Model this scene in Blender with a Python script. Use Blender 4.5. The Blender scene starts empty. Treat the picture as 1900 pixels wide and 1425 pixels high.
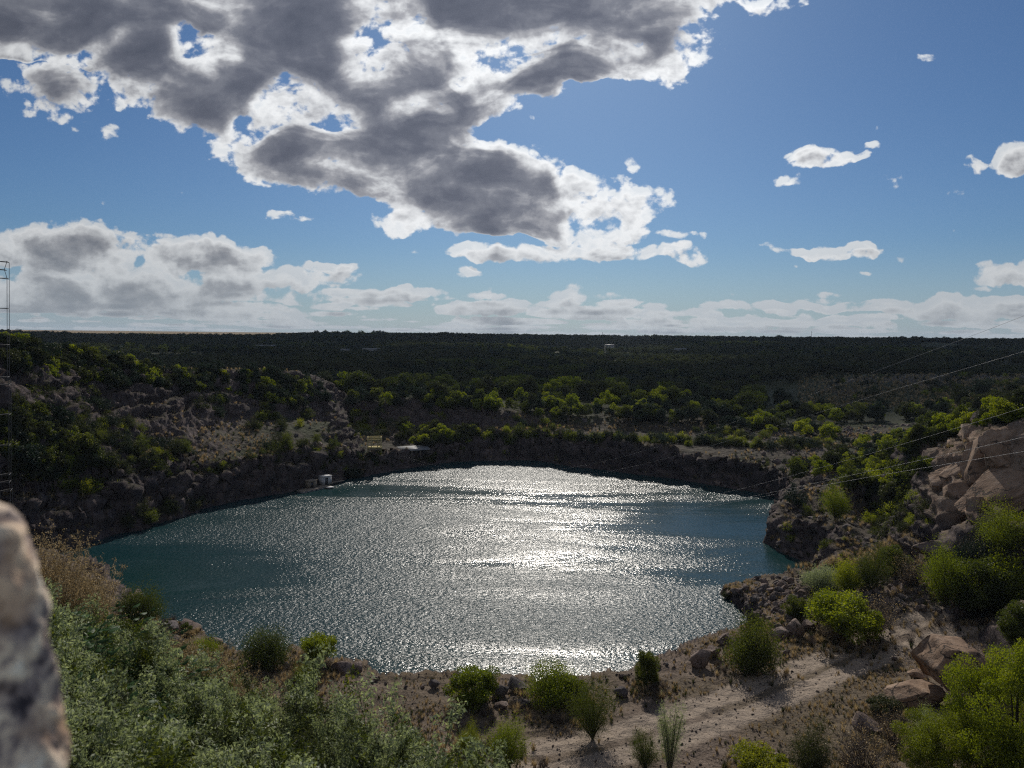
import bpy, math, random
import numpy as np
from mathutils import Matrix, Vector

# ------------------------------------------------------------------ camera
sc = bpy.context.scene
H = 32.0                      # eye height above the lake
F = 1330.0                    # focal length in photo pixels (1900 wide)
PITCH = math.radians(-3.94)
ROLL = math.radians(0.6)
R3 = (Matrix.Rotation(math.radians(90) + PITCH, 3, 'X') @ Matrix.Rotation(ROLL, 3, 'Z'))
cam_d = bpy.data.cameras.new('camera')
cam = bpy.data.objects.new('camera', cam_d)
sc.collection.objects.link(cam)
cam.location = (0, 0, H)
cam.rotation_euler = R3.to_euler()
cam_d.sensor_width = 36.0
cam_d.lens = 36.0 * F / 1900.0
cam_d.clip_start = 0.05
cam_d.clip_end = 60000
cam_d.dof.use_dof = True
cam_d.dof.focus_distance = 120.0
cam_d.dof.aperture_fstop = 6.6
sc.camera = cam
sc.render.resolution_x = 1024
sc.render.resolution_y = 768

# ------------------------------------------------------------------ sun, exposure
SUN_EL = math.radians(34.0)
SUN_AZ = math.radians(3.2)    # to the right of straight ahead (+Y)
sun_d = bpy.data.lights.new('sun', 'SUN')
sun = bpy.data.objects.new('sun', sun_d)
sc.collection.objects.link(sun)
SUN_DIR = Vector((math.sin(SUN_AZ) * math.cos(SUN_EL), math.cos(SUN_AZ) * math.cos(SUN_EL), math.sin(SUN_EL)))
sun.rotation_euler = SUN_DIR.to_track_quat('Z', 'Y').to_euler()
sun.location = (0, 0, 200)
sun_d.energy = 3.4
sun_d.angle = math.radians(0.53)
sun_d.color = (1.0, 0.93, 0.84)
sc.view_settings.view_transform = 'Standard'
sc.view_settings.look = 'None'
sc.view_settings.exposure = -0.05
sc.view_settings.gamma = 1.0
sc.cycles.use_denoising = False
sc.cycles.pixel_filter_type = 'BLACKMAN_HARRIS'
sc.cycles.filter_width = 1.25
sc.cycles.max_bounces = 5
sc.cycles.diffuse_bounces = 2
sc.cycles.glossy_bounces = 2
sc.cycles.transmission_bounces = 2
sc.cycles.transparent_max_bounces = 4
sc.cycles.sample_clamp_indirect = 4.0
sc.cycles.caustics_reflective = False
sc.cycles.caustics_refractive = False
SKY_STRENGTH = 0.078
HAZE = 0.00006


def pdir(px, py):
    return R3 @ Vector(((px - 950.0) / F, -(py - 712.5) / F, -1.0))


# ------------------------------------------------------------------ node helpers
class NG:
    """small wrapper to write node trees as expressions"""
    def __init__(self, tree):
        self.t = tree

    def n(self, typ, **kw):
        nd = self.t.nodes.new(typ)
        for k, v in kw.items():
            setattr(nd, k, v)
        return nd

    def put(self, sock, v):
        if v is None:
            return
        if isinstance(v, bpy.types.NodeSocket):
            self.t.links.new(v, sock)
        else:
            sock.default_value = v

    def m(self, op, a, b=None, c=None, clamp=False):
        nd = self.n('ShaderNodeMath', operation=op, use_clamp=clamp)
        for i, v in enumerate((a, b, c)):
            self.put(nd.inputs[i], v)
        return nd.outputs[0]

    def v(self, op, a, b=None, scale=None):
        nd = self.n('ShaderNodeVectorMath', operation=op)
        self.put(nd.inputs[0], a)
        self.put(nd.inputs[1], b)
        if scale is not None:
            self.put(nd.inputs['Scale'], scale)
        return nd.outputs['Value'] if op in ('DOT_PRODUCT', 'LENGTH') else nd.outputs[0]

    def noise(self, vec, scale, detail=4.0, rough=0.55, lac=2.0, dist=0.0, dims='3D'):
        nd = self.n('ShaderNodeTexNoise', noise_dimensions=dims)
        self.put(nd.inputs['Vector'], vec)
        nd.inputs['Scale'].default_value = scale
        nd.inputs['Detail'].default_value = detail
        nd.inputs['Roughness'].default_value = rough
        nd.inputs['Lacunarity'].default_value = lac
        nd.inputs['Distortion'].default_value = dist
        return nd.outputs['Fac']

    def ramp(self, fac, stops, interp='LINEAR'):
        nd = self.n('ShaderNodeValToRGB')
        cr = nd.color_ramp
        cr.interpolation = interp
        while len(cr.elements) < len(stops):
            cr.elements.new(0.5)
        for e, (p, c) in zip(cr.elements, stops):
            e.position = p
            e.color = (*c, 1.0) if isinstance(c, (tuple, list)) else (c, c, c, 1.0)
        self.put(nd.inputs[0], fac)
        return nd.outputs[0]

    def mix(self, fac, a, b, blend='MIX'):
        nd = self.n('ShaderNodeMix', data_type='RGBA', blend_type=blend)
        nd.clamp_factor = True
        self.put(nd.inputs[0], fac)
        for i, v in ((6, a), (7, b)):
            if isinstance(v, (tuple, list)):
                v = (*v[:3], 1.0)
            self.put(nd.inputs[i], v)
        return nd.outputs[2]

    def smooth(self, x, lo, hi):
        nd = self.n('ShaderNodeMapRange', interpolation_type='SMOOTHSTEP')
        self.put(nd.inputs[0], x)
        nd.inputs[1].default_value = lo
        nd.inputs[2].default_value = hi
        return nd.outputs[0]

    def xyz(self, v):
        nd = self.n('ShaderNodeSeparateXYZ')
        self.put(nd.inputs[0], v)
        return nd.outputs

    def comb(self, x, y, z):
        nd = self.n('ShaderNodeCombineXYZ')
        for i, a in enumerate((x, y, z)):
            self.put(nd.inputs[i], a)
        return nd.outputs[0]


def uv_of(px, py):
    d = pdir(px, py)
    return d.x / d.y, d.z / d.y


# ------------------------------------------------------------------ sky with broken cumulus (world)
def build_world():
    w = bpy.data.worlds.new('World')
    sc.world = w
    w.use_nodes = True
    t = w.node_tree
    t.nodes.clear()
    g = NG(t)
    out = g.n('ShaderNodeOutputWorld')
    bg = g.n('ShaderNodeBackground')
    sky = g.n('ShaderNodeTexSky', sky_type='NISHITA')
    sky.sun_disc = False
    sky.sun_elevation = SUN_EL
    sky.sun_rotation = SUN_AZ
    sky.altitude = 200
    sky.air_density = 1.0
    sky.dust_density = 0.6
    sky.ozone_density = 2.5

    # cloud thickness field, as a node group evaluated twice (second time a step nearer the sun)
    gt = bpy.data.node_groups.new('cloud_field', 'ShaderNodeTree')
    gt.interface.new_socket('UV', in_out='INPUT', socket_type='NodeSocketVector')
    gt.interface.new_socket('Field', in_out='OUTPUT', socket_type='NodeSocketFloat')
    gt.interface.new_socket('Soft', in_out='OUTPUT', socket_type='NodeSocketFloat')
    c = NG(gt)
    gi = c.n('NodeGroupInput')
    go = c.n('NodeGroupOutput')
    uv = gi.outputs[0]
    u, v, _ = c.xyz(uv)
    # wobble so that outlines are not smooth curves
    wob = c.n('ShaderNodeTexNoise', noise_dimensions='2D')
    c.put(wob.inputs['Vector'], uv)
    wob.inputs['Scale'].default_value = 14.0
    wob.inputs['Detail'].default_value = 3.0
    wv = c.v('SCALE', c.v('SUBTRACT', wob.outputs['Color'], (0.5, 0.5, 0.5)), scale=0.035)
    uv2 = c.v('ADD', uv, wv)
    u2, v2, _ = c.xyz(uv2)

    def curve(x, pts, lo, hi, ylo, yhi):
        nd = c.n('ShaderNodeFloatCurve')
        cm = nd.mapping.curves[0]
        P = [((a - lo) / (hi - lo), (b - ylo) / (yhi - ylo)) for a, b in pts]
        P.sort()
        while len(cm.points) < len(P):
            cm.points.new(0.5, 0.5)
        for pt, (a, b) in zip(cm.points, P):
            pt.location = (a, b)
            pt.handle_type = 'VECTOR'
        nd.mapping.update()
        c.put(nd.inputs['Value'], c.m('DIVIDE', c.m('SUBTRACT', x, lo), hi - lo, clamp=True))
        return c.m('ADD', c.m('MULTIPLY', nd.outputs[0], yhi - ylo), ylo)

    edges = [(-260, -2500, 1500), (-60, -1600, 1380), (0, -900, 1350), (60, -700, 1318), (95, -500, 1300), (118, 60, 1262), (140, 190, 1225), (155, 218, 1035),
             (180, 232, 965), (205, 262, 948), (228, 330, 885), (250, 372, 905), (272, 405, 955), (300, 425, 1050), (330, 475, 1165), (352, 530, 1232),
             (372, 640, 1205), (390, 708, 1160), (415, 735, 1165), (432, 850, 1178), (442, 985, 1180), (452, 1010, 1150), (470, 1080, 1100), (500, 1100, 1060)]
    L = [(uv_of((a + b) / 2, y)[1], uv_of(a, y)[0]) for y, a, b in edges]
    Rr = [(uv_of((a + b) / 2, y)[1], uv_of(b, y)[0]) for y, a, b in edges]
    vlo, vhi = 0.09, 0.75
    Lc = curve(v2, L, vlo, vhi, -2.2, 1.2)
    Rc = curve(v2, Rr, vlo, vhi, -2.2, 1.2)
    dl = c.m('SUBTRACT', u2, Lc)
    dr = c.m('SUBTRACT', Rc, u2)
    big = c.m('MULTIPLY', c.m('SMOOTH_MIN', dl, dr, 0.12), 1 / 0.055)
    big = c.m('ADD', c.m('SMOOTH_MIN', big, 1.7, 1.2), 0.15)

    ell = [  # small and middle clouds: px, py, half width, half height, weight
        (1000, 470, 200, 20, 1.0), (870, 508, 22, 10, .6), (1275, 468, 42, 22, .9), (1180, 430, 40, 12, .5),
        (120, 462, 150, 48, 1.25), (30, 470, 80, 26, 1.0), (390, 480, 115, 38, 1.2), (215, 540, 280, 40, 1.15), (330, 572, 260, 18, 1.1), (130, 520, 160, 30, 1.0),
        (470, 520, 190, 26, .95), (690, 544, 140, 12, .95), (540, 548, 130, 15, .9), (540, 405, 44, 12, .75), (608, 496, 52, 10, .7), (780, 470, 14, 9, .5),
        (940, 572, 105, 13, .8), (860, 597, 40, 8, .7), (1520, 296, 74, 19, .8), (1462, 336, 22, 9, .5), (1613, 273, 20, 7, .4), (1805, 304, 23, 24, .85),
        (1895, 292, 50, 30, 1.0), (1480, 466, 58, 9, .6), (1582, 468, 48, 17, .75), (1605, 515, 22, 7, .5), (1885, 504, 85, 20, 1.0), (1560, 572, 175, 10, .9),
        (1800, 572, 130, 22, 1.0), (1210, 575, 45, 5, .5), (1430, 600, 300, 14, .8), (1250, 430, 50, 8, .35), (110, 150, 70, 55, .35), (1245, 115, 40, 45, .7), (1000, 140, 55, 40, .7), (1425, 8, 70, 12, .25), (740, 412, 45, 22, .6)]
    best = big
    for (x, y, rx, ry, wt) in ell:
        a, b = uv_of(x, y)
        d = c.v('MULTIPLY', c.v('SUBTRACT', uv2, (a, b, 0)), (F / rx, F / ry, 0))
        q = c.m('MULTIPLY', c.m('SUBTRACT', 1.12, c.v('DOT_PRODUCT', d, d)), wt * 1.25)
        if wt < 0.95:
            q = c.m('MINIMUM', q, 0.62)
        best = c.m('MAXIMUM', best, q)
    gw = c.n('ShaderNodeTexNoise', noise_dimensions='2D')
    c.put(gw.inputs['Vector'], uv)
    gw.inputs['Scale'].default_value = 6.5
    gw.inputs['Detail'].default_value = 1.0
    uvg = c.v('ADD', uv, c.v('SCALE', c.v('SUBTRACT', gw.outputs['Color'], (0.5, 0.5, 0.5)), scale=0.11))
    for (x, y, rx, ry, wt) in [(700, 70, 95, 55, 1.5), (590, 190, 100, 35, 1.5), (790, 185, 60, 26, 1.3), (985, 60, 150, 30, 1.2), (1060, 330, 70, 45, 1.1), (480, 215, 60, 30, 1.2), (375, 85, 40, 55, 1.0), (110, 85, 130, 26, 1.0), (900, 110, 90, 30, 1.1), (1120, 90, 60, 35, .9), (900, 255, 50, 20, 1.0), (430, 90, 25, 30, .8), (1090, 400, 60, 20, .8), (640, 300, 60, 22, .5)]:
        a, b = uv_of(x, y)
        d = c.v('MULTIPLY', c.v('SUBTRACT', uvg, (a, b, 0)), (F / rx, F / ry, 0))
        q = c.m('MULTIPLY', c.m('MAXIMUM', c.m('SUBTRACT', 1.0, c.m('MULTIPLY', c.v('DOT_PRODUCT', d, d), 0.6)), 0.0), wt)
        gap = q if x == 700 else c.m('ADD', gap, q)
    best = c.m('SMOOTH_MAX', c.m('SUBTRACT', best, c.m('MULTIPLY', gap, 1.75)), c.m('MINIMUM', best, 0.55), 0.5)
    best = c.m('MAXIMUM', best, -1.6)
    # rows of small flat-based cumulus over the horizon, smaller the lower they stand
    vv = c.m('LOGARITHM', c.m('MAXIMUM', c.m('ADD', v, 0.016), 0.004), 2.718)
    for k, (su_, sv_, off) in enumerate([(7.5, 2.6, 3.1), (13.0, 4.4, 11.7)]):
        cell = c.comb(c.m('MULTIPLY', u2, su_), c.m('ADD', c.m('MULTIPLY', vv, sv_), off), off)
        vo = c.n('ShaderNodeTexVoronoi', feature='F1', voronoi_dimensions='3D'); c.put(vo.inputs['Vector'], cell)
        vo.inputs['Scale'].default_value = 1.0
        rnd_ = c.xyz(vo.outputs['Color'])[0]
        gate = c.smooth(v, 0.085, 0.035)
        rad = c.m('MULTIPLY', c.m('ADD', 0.20, c.m('MULTIPLY', rnd_, 0.65)), gate)
        row = c.m('MULTIPLY', c.m('SUBTRACT', rad, vo.outputs['Distance']), 3.2)
        best = c.m('MAXIMUM', best, row)
    # billowing detail: soft cells of several sizes
    def billow(scale, off, detail):
        nd = c.n('ShaderNodeTexVoronoi', feature='F1', voronoi_dimensions='2D')
        c.put(nd.inputs['Vector'], c.v('ADD', c.v('MULTIPLY', uv2, (1.0, 1.35, 1)), off))
        nd.inputs['Scale'].default_value = scale
        nd.inputs['Detail'].default_value = detail
        nd.inputs['Roughness'].default_value = 0.55
        return c.m('SUBTRACT', 0.66, nd.outputs['Distance'])
    n1 = c.noise(c.v('MULTIPLY', uv, (1.0, 1.7, 1)), 7.5, 4.0, 0.5, dims='2D')
    n2 = c.noise(c.v('ADD', c.v('MULTIPLY', uv, (1.0, 1.8, 1)), (7.3, 2.1, 0)), 3.6, 2.0, 0.5, dims='2D')
    n3 = c.noise(c.v('ADD', c.v('MULTIPLY', uv, (1.0, 1.3, 1)), (3.3, 9.1, 0)), 38.0, 7.0, 0.62, dims='2D')
    big_b = billow(16.0, (2.0, 5.0, 0), 3.0)
    calm = c.m('SUBTRACT', 1.0, c.m('MULTIPLY', c.m('MAXIMUM', c.m('MINIMUM', best, 1.6), 0.0), 0.22))
    soft = c.m('ADD', best, c.m('MULTIPLY', c.m('MULTIPLY', c.m('SUBTRACT', n1, 0.43), 1.7), calm))
    soft = c.m('ADD', soft, c.m('MULTIPLY', c.m('SUBTRACT', n2, 0.5), 0.9))
    f = c.m('ADD', soft, c.m('MULTIPLY', c.m('MULTIPLY', big_b, 1.4), calm))
    f = c.m('ADD', f, c.m('MULTIPLY', c.m('SUBTRACT', n3, 0.5), 1.5))
    c.put(go.inputs[0], f)
    c.put(go.inputs[1], soft)

    tc = g.n('ShaderNodeTexCoord')
    d = tc.outputs['Generated']
    x, y, z = g.xyz(d)
    ys = g.m('MAXIMUM', y, 0.08)
    uvw = g.comb(g.m('DIVIDE', x, ys), g.m('DIVIDE', z, ys), 0.0)
    ga = g.n('ShaderNodeGroup'); ga.node_tree = gt
    gb = g.n('ShaderNodeGroup'); gb.node_tree = gt
    g.put(ga.inputs[0], uvw)
    su, sv = SUN_DIR.x / SUN_DIR.y, SUN_DIR.z / SUN_DIR.y
    # step toward the sun
    tos = g.v('NORMALIZE', g.v('SUBTRACT', (su, sv + 0.25, 0), uvw))
    g.put(gb.inputs[0], g.v('ADD', uvw, g.v('SCALE', tos, scale=0.011)))
    fa, fb = ga.outputs[0], gb.outputs[0]
    sa = ga.outputs[1]
    front = g.smooth(y, 0.10, 0.25)
    up = g.smooth(z, -0.01, 0.004)
    alpha = g.m('MULTIPLY', g.m('MULTIPLY', g.smooth(fa, -0.08, 0.42), front), up)
    high = g.smooth(z, 0.04, 0.30)
    thick = g.m('ADD', g.m('MULTIPLY', g.m('MAXIMUM', sa, 0.0), 0.55), g.m('MULTIPLY', g.m('MAXIMUM', fa, 0.0), 0.45))
    thick = g.m('MULTIPLY', thick, g.m('ADD', 0.62, g.m('MULTIPLY', high, 0.38)))
    nin = g.noise(g.v('MULTIPLY', uvw, (1.0, 2.1, 1)), 9.0, 7.0, 0.55, dims='2D', dist=0.3)
    thick = g.m('ADD', thick, g.m('MULTIPLY', g.m('SUBTRACT', nin, 0.5), g.m('MULTIPLY', g.m('MINIMUM', thick, 1.2), 2.6)))
    thick = g.m('MULTIPLY', thick, g.m('SUBTRACT', 1.0, g.m('MULTIPLY', g.smooth(g.xyz(uvw)[0], 0.24, 0.30), 0.28)))
    sund = g.v('DOT_PRODUCT', g.v('NORMALIZE', d), tuple(SUN_DIR))
    near = g.smooth(sund, 0.72, 0.99)
    # thin rims scatter sunlight forward, thick bodies turn grey; slopes toward the sun are brighter
    side = g.m('SUBTRACT', fa, fb)
    side = g.m('MAXIMUM', g.m('MINIMUM', side, 0.9), -0.9)
    thick = g.m('SUBTRACT', thick, g.m('MULTIPLY', side, 0.5))
    lit = g.ramp(g.m('DIVIDE', thick, 2.8), [(0.0, (9.0, 9.5, 10.0)), (0.12, (10.8, 11.0, 11.2)), (0.24, (8.0, 8.2, 8.5)), (0.36, (4.4, 4.5, 4.9)), (0.50, (2.4, 2.55, 3.05)), (0.70, (1.55, 1.7, 2.2)), (1.0, (1.1, 1.25, 1.7))], 'LINEAR')
    lit = g.v('SCALE', lit, scale=g.m('ADD', 0.78, g.m('MULTIPLY', near, 0.42)))
    # far clouds fade into the air near the horizon
    airy = g.smooth(z, 0.16, 0.0)
    skyc = g.v('MULTIPLY', sky.outputs[0], (0.345, 0.50, 0.68))
    skyc = g.mix(g.m('MULTIPLY', g.smooth(z, 0.13, -0.02), 0.6), skyc, (5.0, 6.1, 7.3))
    lit = g.mix(g.m('MULTIPLY', airy, 0.55), lit, (5.0, 5.7, 6.3))
    # unseen bright cumulus added over and behind the viewer to lift the fill light
    dz = g.v('NORMALIZE', d)
    bnz = g.noise(dz, 3.2, 7.0, 0.58)
    bz = g.xyz(dz)
    back = g.m('MULTIPLY', g.smooth(bnz, 0.46, 0.60), g.m('SUBTRACT', 1.0, front))
    back = g.m('MULTIPLY', back, g.smooth(bz[2], 0.0, 0.08))
    skyc = g.mix(back, skyc, (6.0, 6.0, 6.1))
    col = g.mix(alpha, skyc, lit)
    g.put(bg.inputs[0], col)
    bg.inputs[1].default_value = SKY_STRENGTH
    t.links.new(bg.outputs[0], out.inputs[0])
    w.cycles.sampling_method = 'MANUAL'
    w.cycles.sample_map_resolution = 512


build_world()

# ------------------------------------------------------------------ numpy noise
_rs = np.random.RandomState(7)
_perm = _rs.permutation(512).astype(np.int32)
_perm = np.concatenate([_perm, _perm, _perm])
_ga = _rs.normal(size=(512, 3)); _ga /= np.linalg.norm(_ga, axis=1)[:, None]
_ga = _ga.astype(np.float32)


def perlin(x, y, z):
    x = np.asarray(x, np.float32); y = np.asarray(y, np.float32); z = np.asarray(z, np.float32)
    xi = np.floor(x).astype(np.int32); yi = np.floor(y).astype(np.int32); zi = np.floor(z).astype(np.int32)
    fx = x - xi; fy = y - yi; fz = z - zi
    u = fx * fx * fx * (fx * (fx * 6 - 15) + 10); v = fy * fy * fy * (fy * (fy * 6 - 15) + 10); w = fz * fz * fz * (fz * (fz * 6 - 15) + 10)
    res = 0
    for dx in (0, 1):
        wx = u if dx else 1 - u
        hx = _perm[(xi + dx) & 511]
        for dy in (0, 1):
            wy = v if dy else 1 - v
            hy = _perm[(hx + yi + dy) & 511]
            for dz in (0, 1):
                wz = w if dz else 1 - w
                gr = _ga[_perm[(hy + zi + dz) & 511]]
                res = res + wx * wy * wz * (gr[..., 0] * (fx - dx) + gr[..., 1] * (fy - dy) + gr[..., 2] * (fz - dz))
    return res * 1.6


def fbm(x, y, z, octs=4, rough=0.5, ridge=False):
    a, s, tot = 1.0, 1.0, 0.0
    for i in range(octs):
        n = perlin(x * s + 17.3 * i, y * s - 9.1 * i, z * s + 3.7 * i)
        if ridge:
            n = 1 - 2 * np.abs(n)
        tot = tot + a * n
        a *= rough; s *= 2.03
    return tot


def sstep(x, lo, hi):
    t = np.clip((x - lo) / (hi - lo), 0, 1)
    return t * t * (3 - 2 * t)


# ------------------------------------------------------------------ lake outline (photo rows turned into points on the water plane)
def hit_z(px, py, z):
    d = pdir(px, py)
    k = (z - H) / d.z
    return d.x * k, d.y * k


def hit_r(px, py, r):
    d = pdir(px, py)
    k = r / math.hypot(d.x, d.y)
    return d.x * k, d.y * k, H + d.z * k


shore_far = [(20, 1050), (60, 1036), (130, 1018), (170, 1005), (220, 990), (262, 984), (310, 965), (345, 958), (372, 945), (415, 936), (460, 925), (500, 920), (540, 912), (600, 897), (650, 887), (690, 881), (740, 871), (800, 862), (850, 856), (900, 855),
             (960, 853), (1010, 856), (1060, 866), (1120, 872), (1180, 880), (1250, 888), (1320, 900), (1370, 908), (1425, 917), (1452, 932), (1446, 958), (1426, 985), (1419, 1004),
             (1438, 1020), (1480, 1035), (1516, 1046), (1514, 1058), (1480, 1066), (1440, 1076), (1400, 1086), (1370, 1093), (1340, 1098), (1346, 1110), (1368, 1126), (1386, 1146), (1404, 1160)]
shore_near = [(1380, 1166), (1340, 1176), (1296, 1194), (1240, 1222), (1190, 1234), (1140, 1252), (1080, 1264), (1020, 1272), (960, 1270), (880, 1266), (800, 1264), (720, 1262), (680, 1246), (640, 1232), (600, 1222), (550, 1216),
              (480, 1222), (440, 1217), (400, 1190), (365, 1172), (330, 1162), (280, 1148), (240, 1125), (170, 1120), (80, 1140), (0, 1150)]
LZ = [hit_z(x, y, 0) for x, y in shore_far]
for x, y in shore_near:
    a, b = hit_z(x, y, 3.0)
    r = math.hypot(a, b)
    LZ.append((a * (r + 1.6) / r, b * (r + 1.6) / r))
LZ = np.array(LZ)


def lake_sd(X, Y):
    """signed distance to the lake outline, positive on land"""
    shp = X.shape
    X = X.ravel(); Y = Y.ravel()
    out = np.full(X.shape, 60.0)
    cx, cy = LZ.mean(0)
    sel = np.where((X > LZ[:, 0].min() - 25) & (X < LZ[:, 0].max() + 25) & (Y > LZ[:, 1].min() - 25) & (Y < LZ[:, 1].max() + 25))[0]
    px = X[sel]; py = Y[sel]
    best = np.full(px.shape, 1e9); inside = np.zeros(px.shape, bool)
    n = len(LZ)
    for i in range(n):
        ax, ay = LZ[i]; bx, by = LZ[(i + 1) % n]
        ex, ey = bx - ax, by - ay
        t = np.clip(((px - ax) * ex + (py - ay) * ey) / (ex * ex + ey * ey + 1e-9), 0, 1)
        dx = px - ax - t * ex; dy = py - ay - t * ey
        best = np.minimum(best, dx * dx + dy * dy)
        cond = ((ay > py) != (by > py)) & (px < (bx - ax) * (py - ay) / (by - ay + 1e-12) + ax)
        inside ^= cond
    dd = np.sqrt(best)
    dd[inside] *= -1
    out[sel] = dd
    return out.reshape(shp)


# ------------------------------------------------------------------ terrain control points: (px, py, 'z' or 'r', value)
CP = []


def cz(z, *pts):
    for x, y in pts:
        a, b = hit_z(x, y, z)
        CP.append((a, b, z))


def crr(r, *pts):
    for x, y in pts:
        CP.append(hit_r(x, y, r))


def crz(px, r, z):
    d = pdir(px, 700)
    k = r / math.hypot(d.x, d.y)
    CP.append((d.x * k, d.y * k, z))


ALLX = [-500, -200, 0, 200, 400, 600, 800, 950, 1100, 1300, 1500, 1700, 1900, 2100, 2400]
for x in ALLX:
    crz(x, 0.9, 30.4); crz(x, 2.0, 30.2)
# brow of the camera cliff and its weedy slope (left)
for x, y, r in [(-300, 1000, 12), (-100, 1080, 11), (60, 1190, 10), (150, 1250, 9.5), (240, 1300, 9), (330, 1375, 8.2), (450, 1425, 7.6), (560, 1455, 7.2), (680, 1485, 6.8), (800, 1520, 6.0), (900, 1570, 5.2)]:
    crr(r, (x, y))
    a = CP[-1]
    crz(x, r * 0.55, (a[2] + 30.3) / 2 + 0.1)
    crz(x, r + 7, a[2] - 9)
    crz(x, r + 16, 7.5)
for x in (1000, 1150, 1300, 1500, 1700, 1900, 2100, 2400):
    crz(x, 3.5, 29.6); crz(x, 8, 24); crz(x, 20, 12)
# near bench
for x in (-300, 0, 200, 350): crz(x, 46, 4.6)
for x in (500, 650, 800, 950, 1100, 1250): crz(x, 34, 5.6); crz(x, 43, 4.3)
cz(3.4, (400, 1215), (480, 1240), (560, 1235), (640, 1252), (720, 1278), (800, 1282), (960, 1290), (1080, 1285), (1150, 1272), (1220, 1250), (330, 1185), (290, 1165), (1300, 1220), (1360, 1195), (1430, 1185), (440, 1235))
cz(3.6, (500, 1320), (640, 1340), (800, 1350), (960, 1350), (1100, 1340), (1250, 1310), (1400, 1260), (1500, 1225))
cz(4.0, (1300, 1400), (1500, 1330), (1600, 1250), (1620, 1200), (1050, 1425))
cz(4.6, (1700, 1170), (1800, 1155), (1900, 1145), (1700, 1260), (1550, 1420), (2000, 1140), (2200, 1130))
cz(6.0, (1700, 1400), (1850, 1300), (1900, 1220)); cz(9.0, (1900, 1425), (2100, 1350)); cz(7.0, (1750, 1425))
cz(3.4, (280, 1155)); crz(240, 62, 4.0); crz(150, 64, 4); crz(0, 64, 4.5); crz(-200, 64, 7); crz(-500, 60, 12)
# rubble spit and rubble ridge on the right
cz(1.6, (1380, 1110), (1400, 1130)); cz(2.2, (1430, 1100), (1440, 1135)); cz(3.4, (1500, 1090), (1480, 1130)); cz(1.2, (1350, 1102), (1530, 1062))
cz(4.0, (1560, 1120), (1520, 1160)); cz(5.6, (1620, 1070), (1660, 1050)); cz(5.4, (1650, 1110)); cz(6.6, (1730, 1030)); cz(6.0, (1780, 1110), (1850, 1100)); cz(7.4, (1820, 1030)); cz(8.4, (1900, 1030)); cz(7, (1900, 1090)); cz(12, (2100, 1000))
cz(3.4, (1560, 1050)); cz(4.4, (1600, 1030)); cz(5.2, (1660, 1005), (1700, 985)); cz(3.6, (1640, 985)); cz(4.4, (1600, 960)); cz(6.8, (1770, 970))
# headland
cz(2.2, (1450, 1010), (1440, 985), (1490, 1020)); cz(4.6, (1480, 950), (1510, 975)); cz(5.0, (1560, 1000)); cz(7.2, (1545, 893), (1520, 905)); cz(6.2, (1490, 915), (1585, 915)); cz(4.8, (1600, 930), (1640, 945)); cz(3.5, (1465, 930))
crz(1560, 148, 4.0); crz(1620, 145, 4.5); crz(1480, 150, 3.5)
# granite cliff on the right
crr(98, (1760, 955)); crr(93, (1830, 950)); crr(88, (1900, 950)); crr(112, (1740, 850)); crr(103, (1800, 880)); crr(108, (1850, 812)); crr(98, (1900, 850)); crr(106, (1900, 790)); crr(118, (1800, 825)); crr(128, (1700, 850)); crr(125, (1720, 900)); crr(112, (1700, 940))
crr(80, (2050, 950)); crr(95, (2050, 740)); crr(95, (2300, 700)); crr(75, (2300, 950))
crr(130, (1900, 768)); crr(140, (1840, 785)); crr(150, (1760, 812)); crr(150, (1680, 850)); crr(165, (1620, 860)); crr(150, (1650, 885)); crr(130, (1640, 915)); crr(150, (2100, 740))
# far bench round the lake
FB = [(700, 850, 3.0), (640, 845, 4.5), (760, 846, 3.0), (800, 842, 3.2), (850, 832, 4.6), (900, 826, 5.4), (960, 823, 5.8), (1020, 823, 5.8), (1080, 828, 5.8), (1140, 830, 5.6), (1200, 830, 5.6), (1260, 830, 5.8), (1320, 829, 6.0), (1400, 830, 6.2), (1480, 834, 6.2), (1540, 845, 6.0)]
for x, y, z in FB:
    cz(z, (x, y))
    a = CP[-1]; r = math.hypot(a[0], a[1])
    crz(x, r + 7, z + 0.3)
for x, y, z in [(690, 862, 1.0), (670, 868, 0.8)]: cz(z, (x, y))
# upper far cliff: foot and brow
for x, yt, rt in [(640, 745, 214), (700, 755, 208), (760, 748, 208), (820, 748, 208), (880, 755, 205), (940, 765, 203), (1000, 770, 204), (1080, 775, 203), (1160, 775, 204), (1240, 780, 204), (1320, 788, 204), (1400, 800, 206), (1480, 812, 206), (1560, 825, 200)]:
    crr(rt, (x, yt))
    z = CP[-1][2]
    crz(x, rt + 12, z + 1.0)
    crz(x, rt - 6, 6.6); crz(x, rt - 15, 5.9)
# left bank: lower cliff brow, bench, upper cliff, ridge
for x, y, r, z2 in [(-200, 870, 96, 9), (0, 905, 103, 7.5), (80, 910, 107, 7), (170, 925, 111, 6.6), (250, 905, 119, 6.8), (310, 892, 126, 6.6), (380, 885, 133, 6), (450, 880, 139, 5.2), (520, 862, 147, 5.8), (580, 846, 156, 6), (620, 843, 160, 5.6)]:
    crr(r, (x, y)); crz(x, r + 9, z2 + 0.5)
    crz(x, r + 24, z2 + 3.6)
    crz(x, r + 16, z2 + 1.6)
for x, y, r in [(-300, 600, 120), (-100, 640, 132), (0, 654, 142), (60, 664, 148), (150, 682, 158), (240, 690, 166), (330, 698, 176), (400, 700, 184), (470, 698, 192), (540, 708, 198), (590, 726, 203)]:
    crr(r, (x, y)); z = CP[-1][2]
    crz(x, r - 9, z - 7.0)
    crz(x, r + 14, z + 0.6); crz(x, r + 60, z - 8)
crz(650, 180, 4.5); crz(690, 186, 4.0); crz(740, 182, 3.8); crz(610, 172, 6.0)
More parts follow.
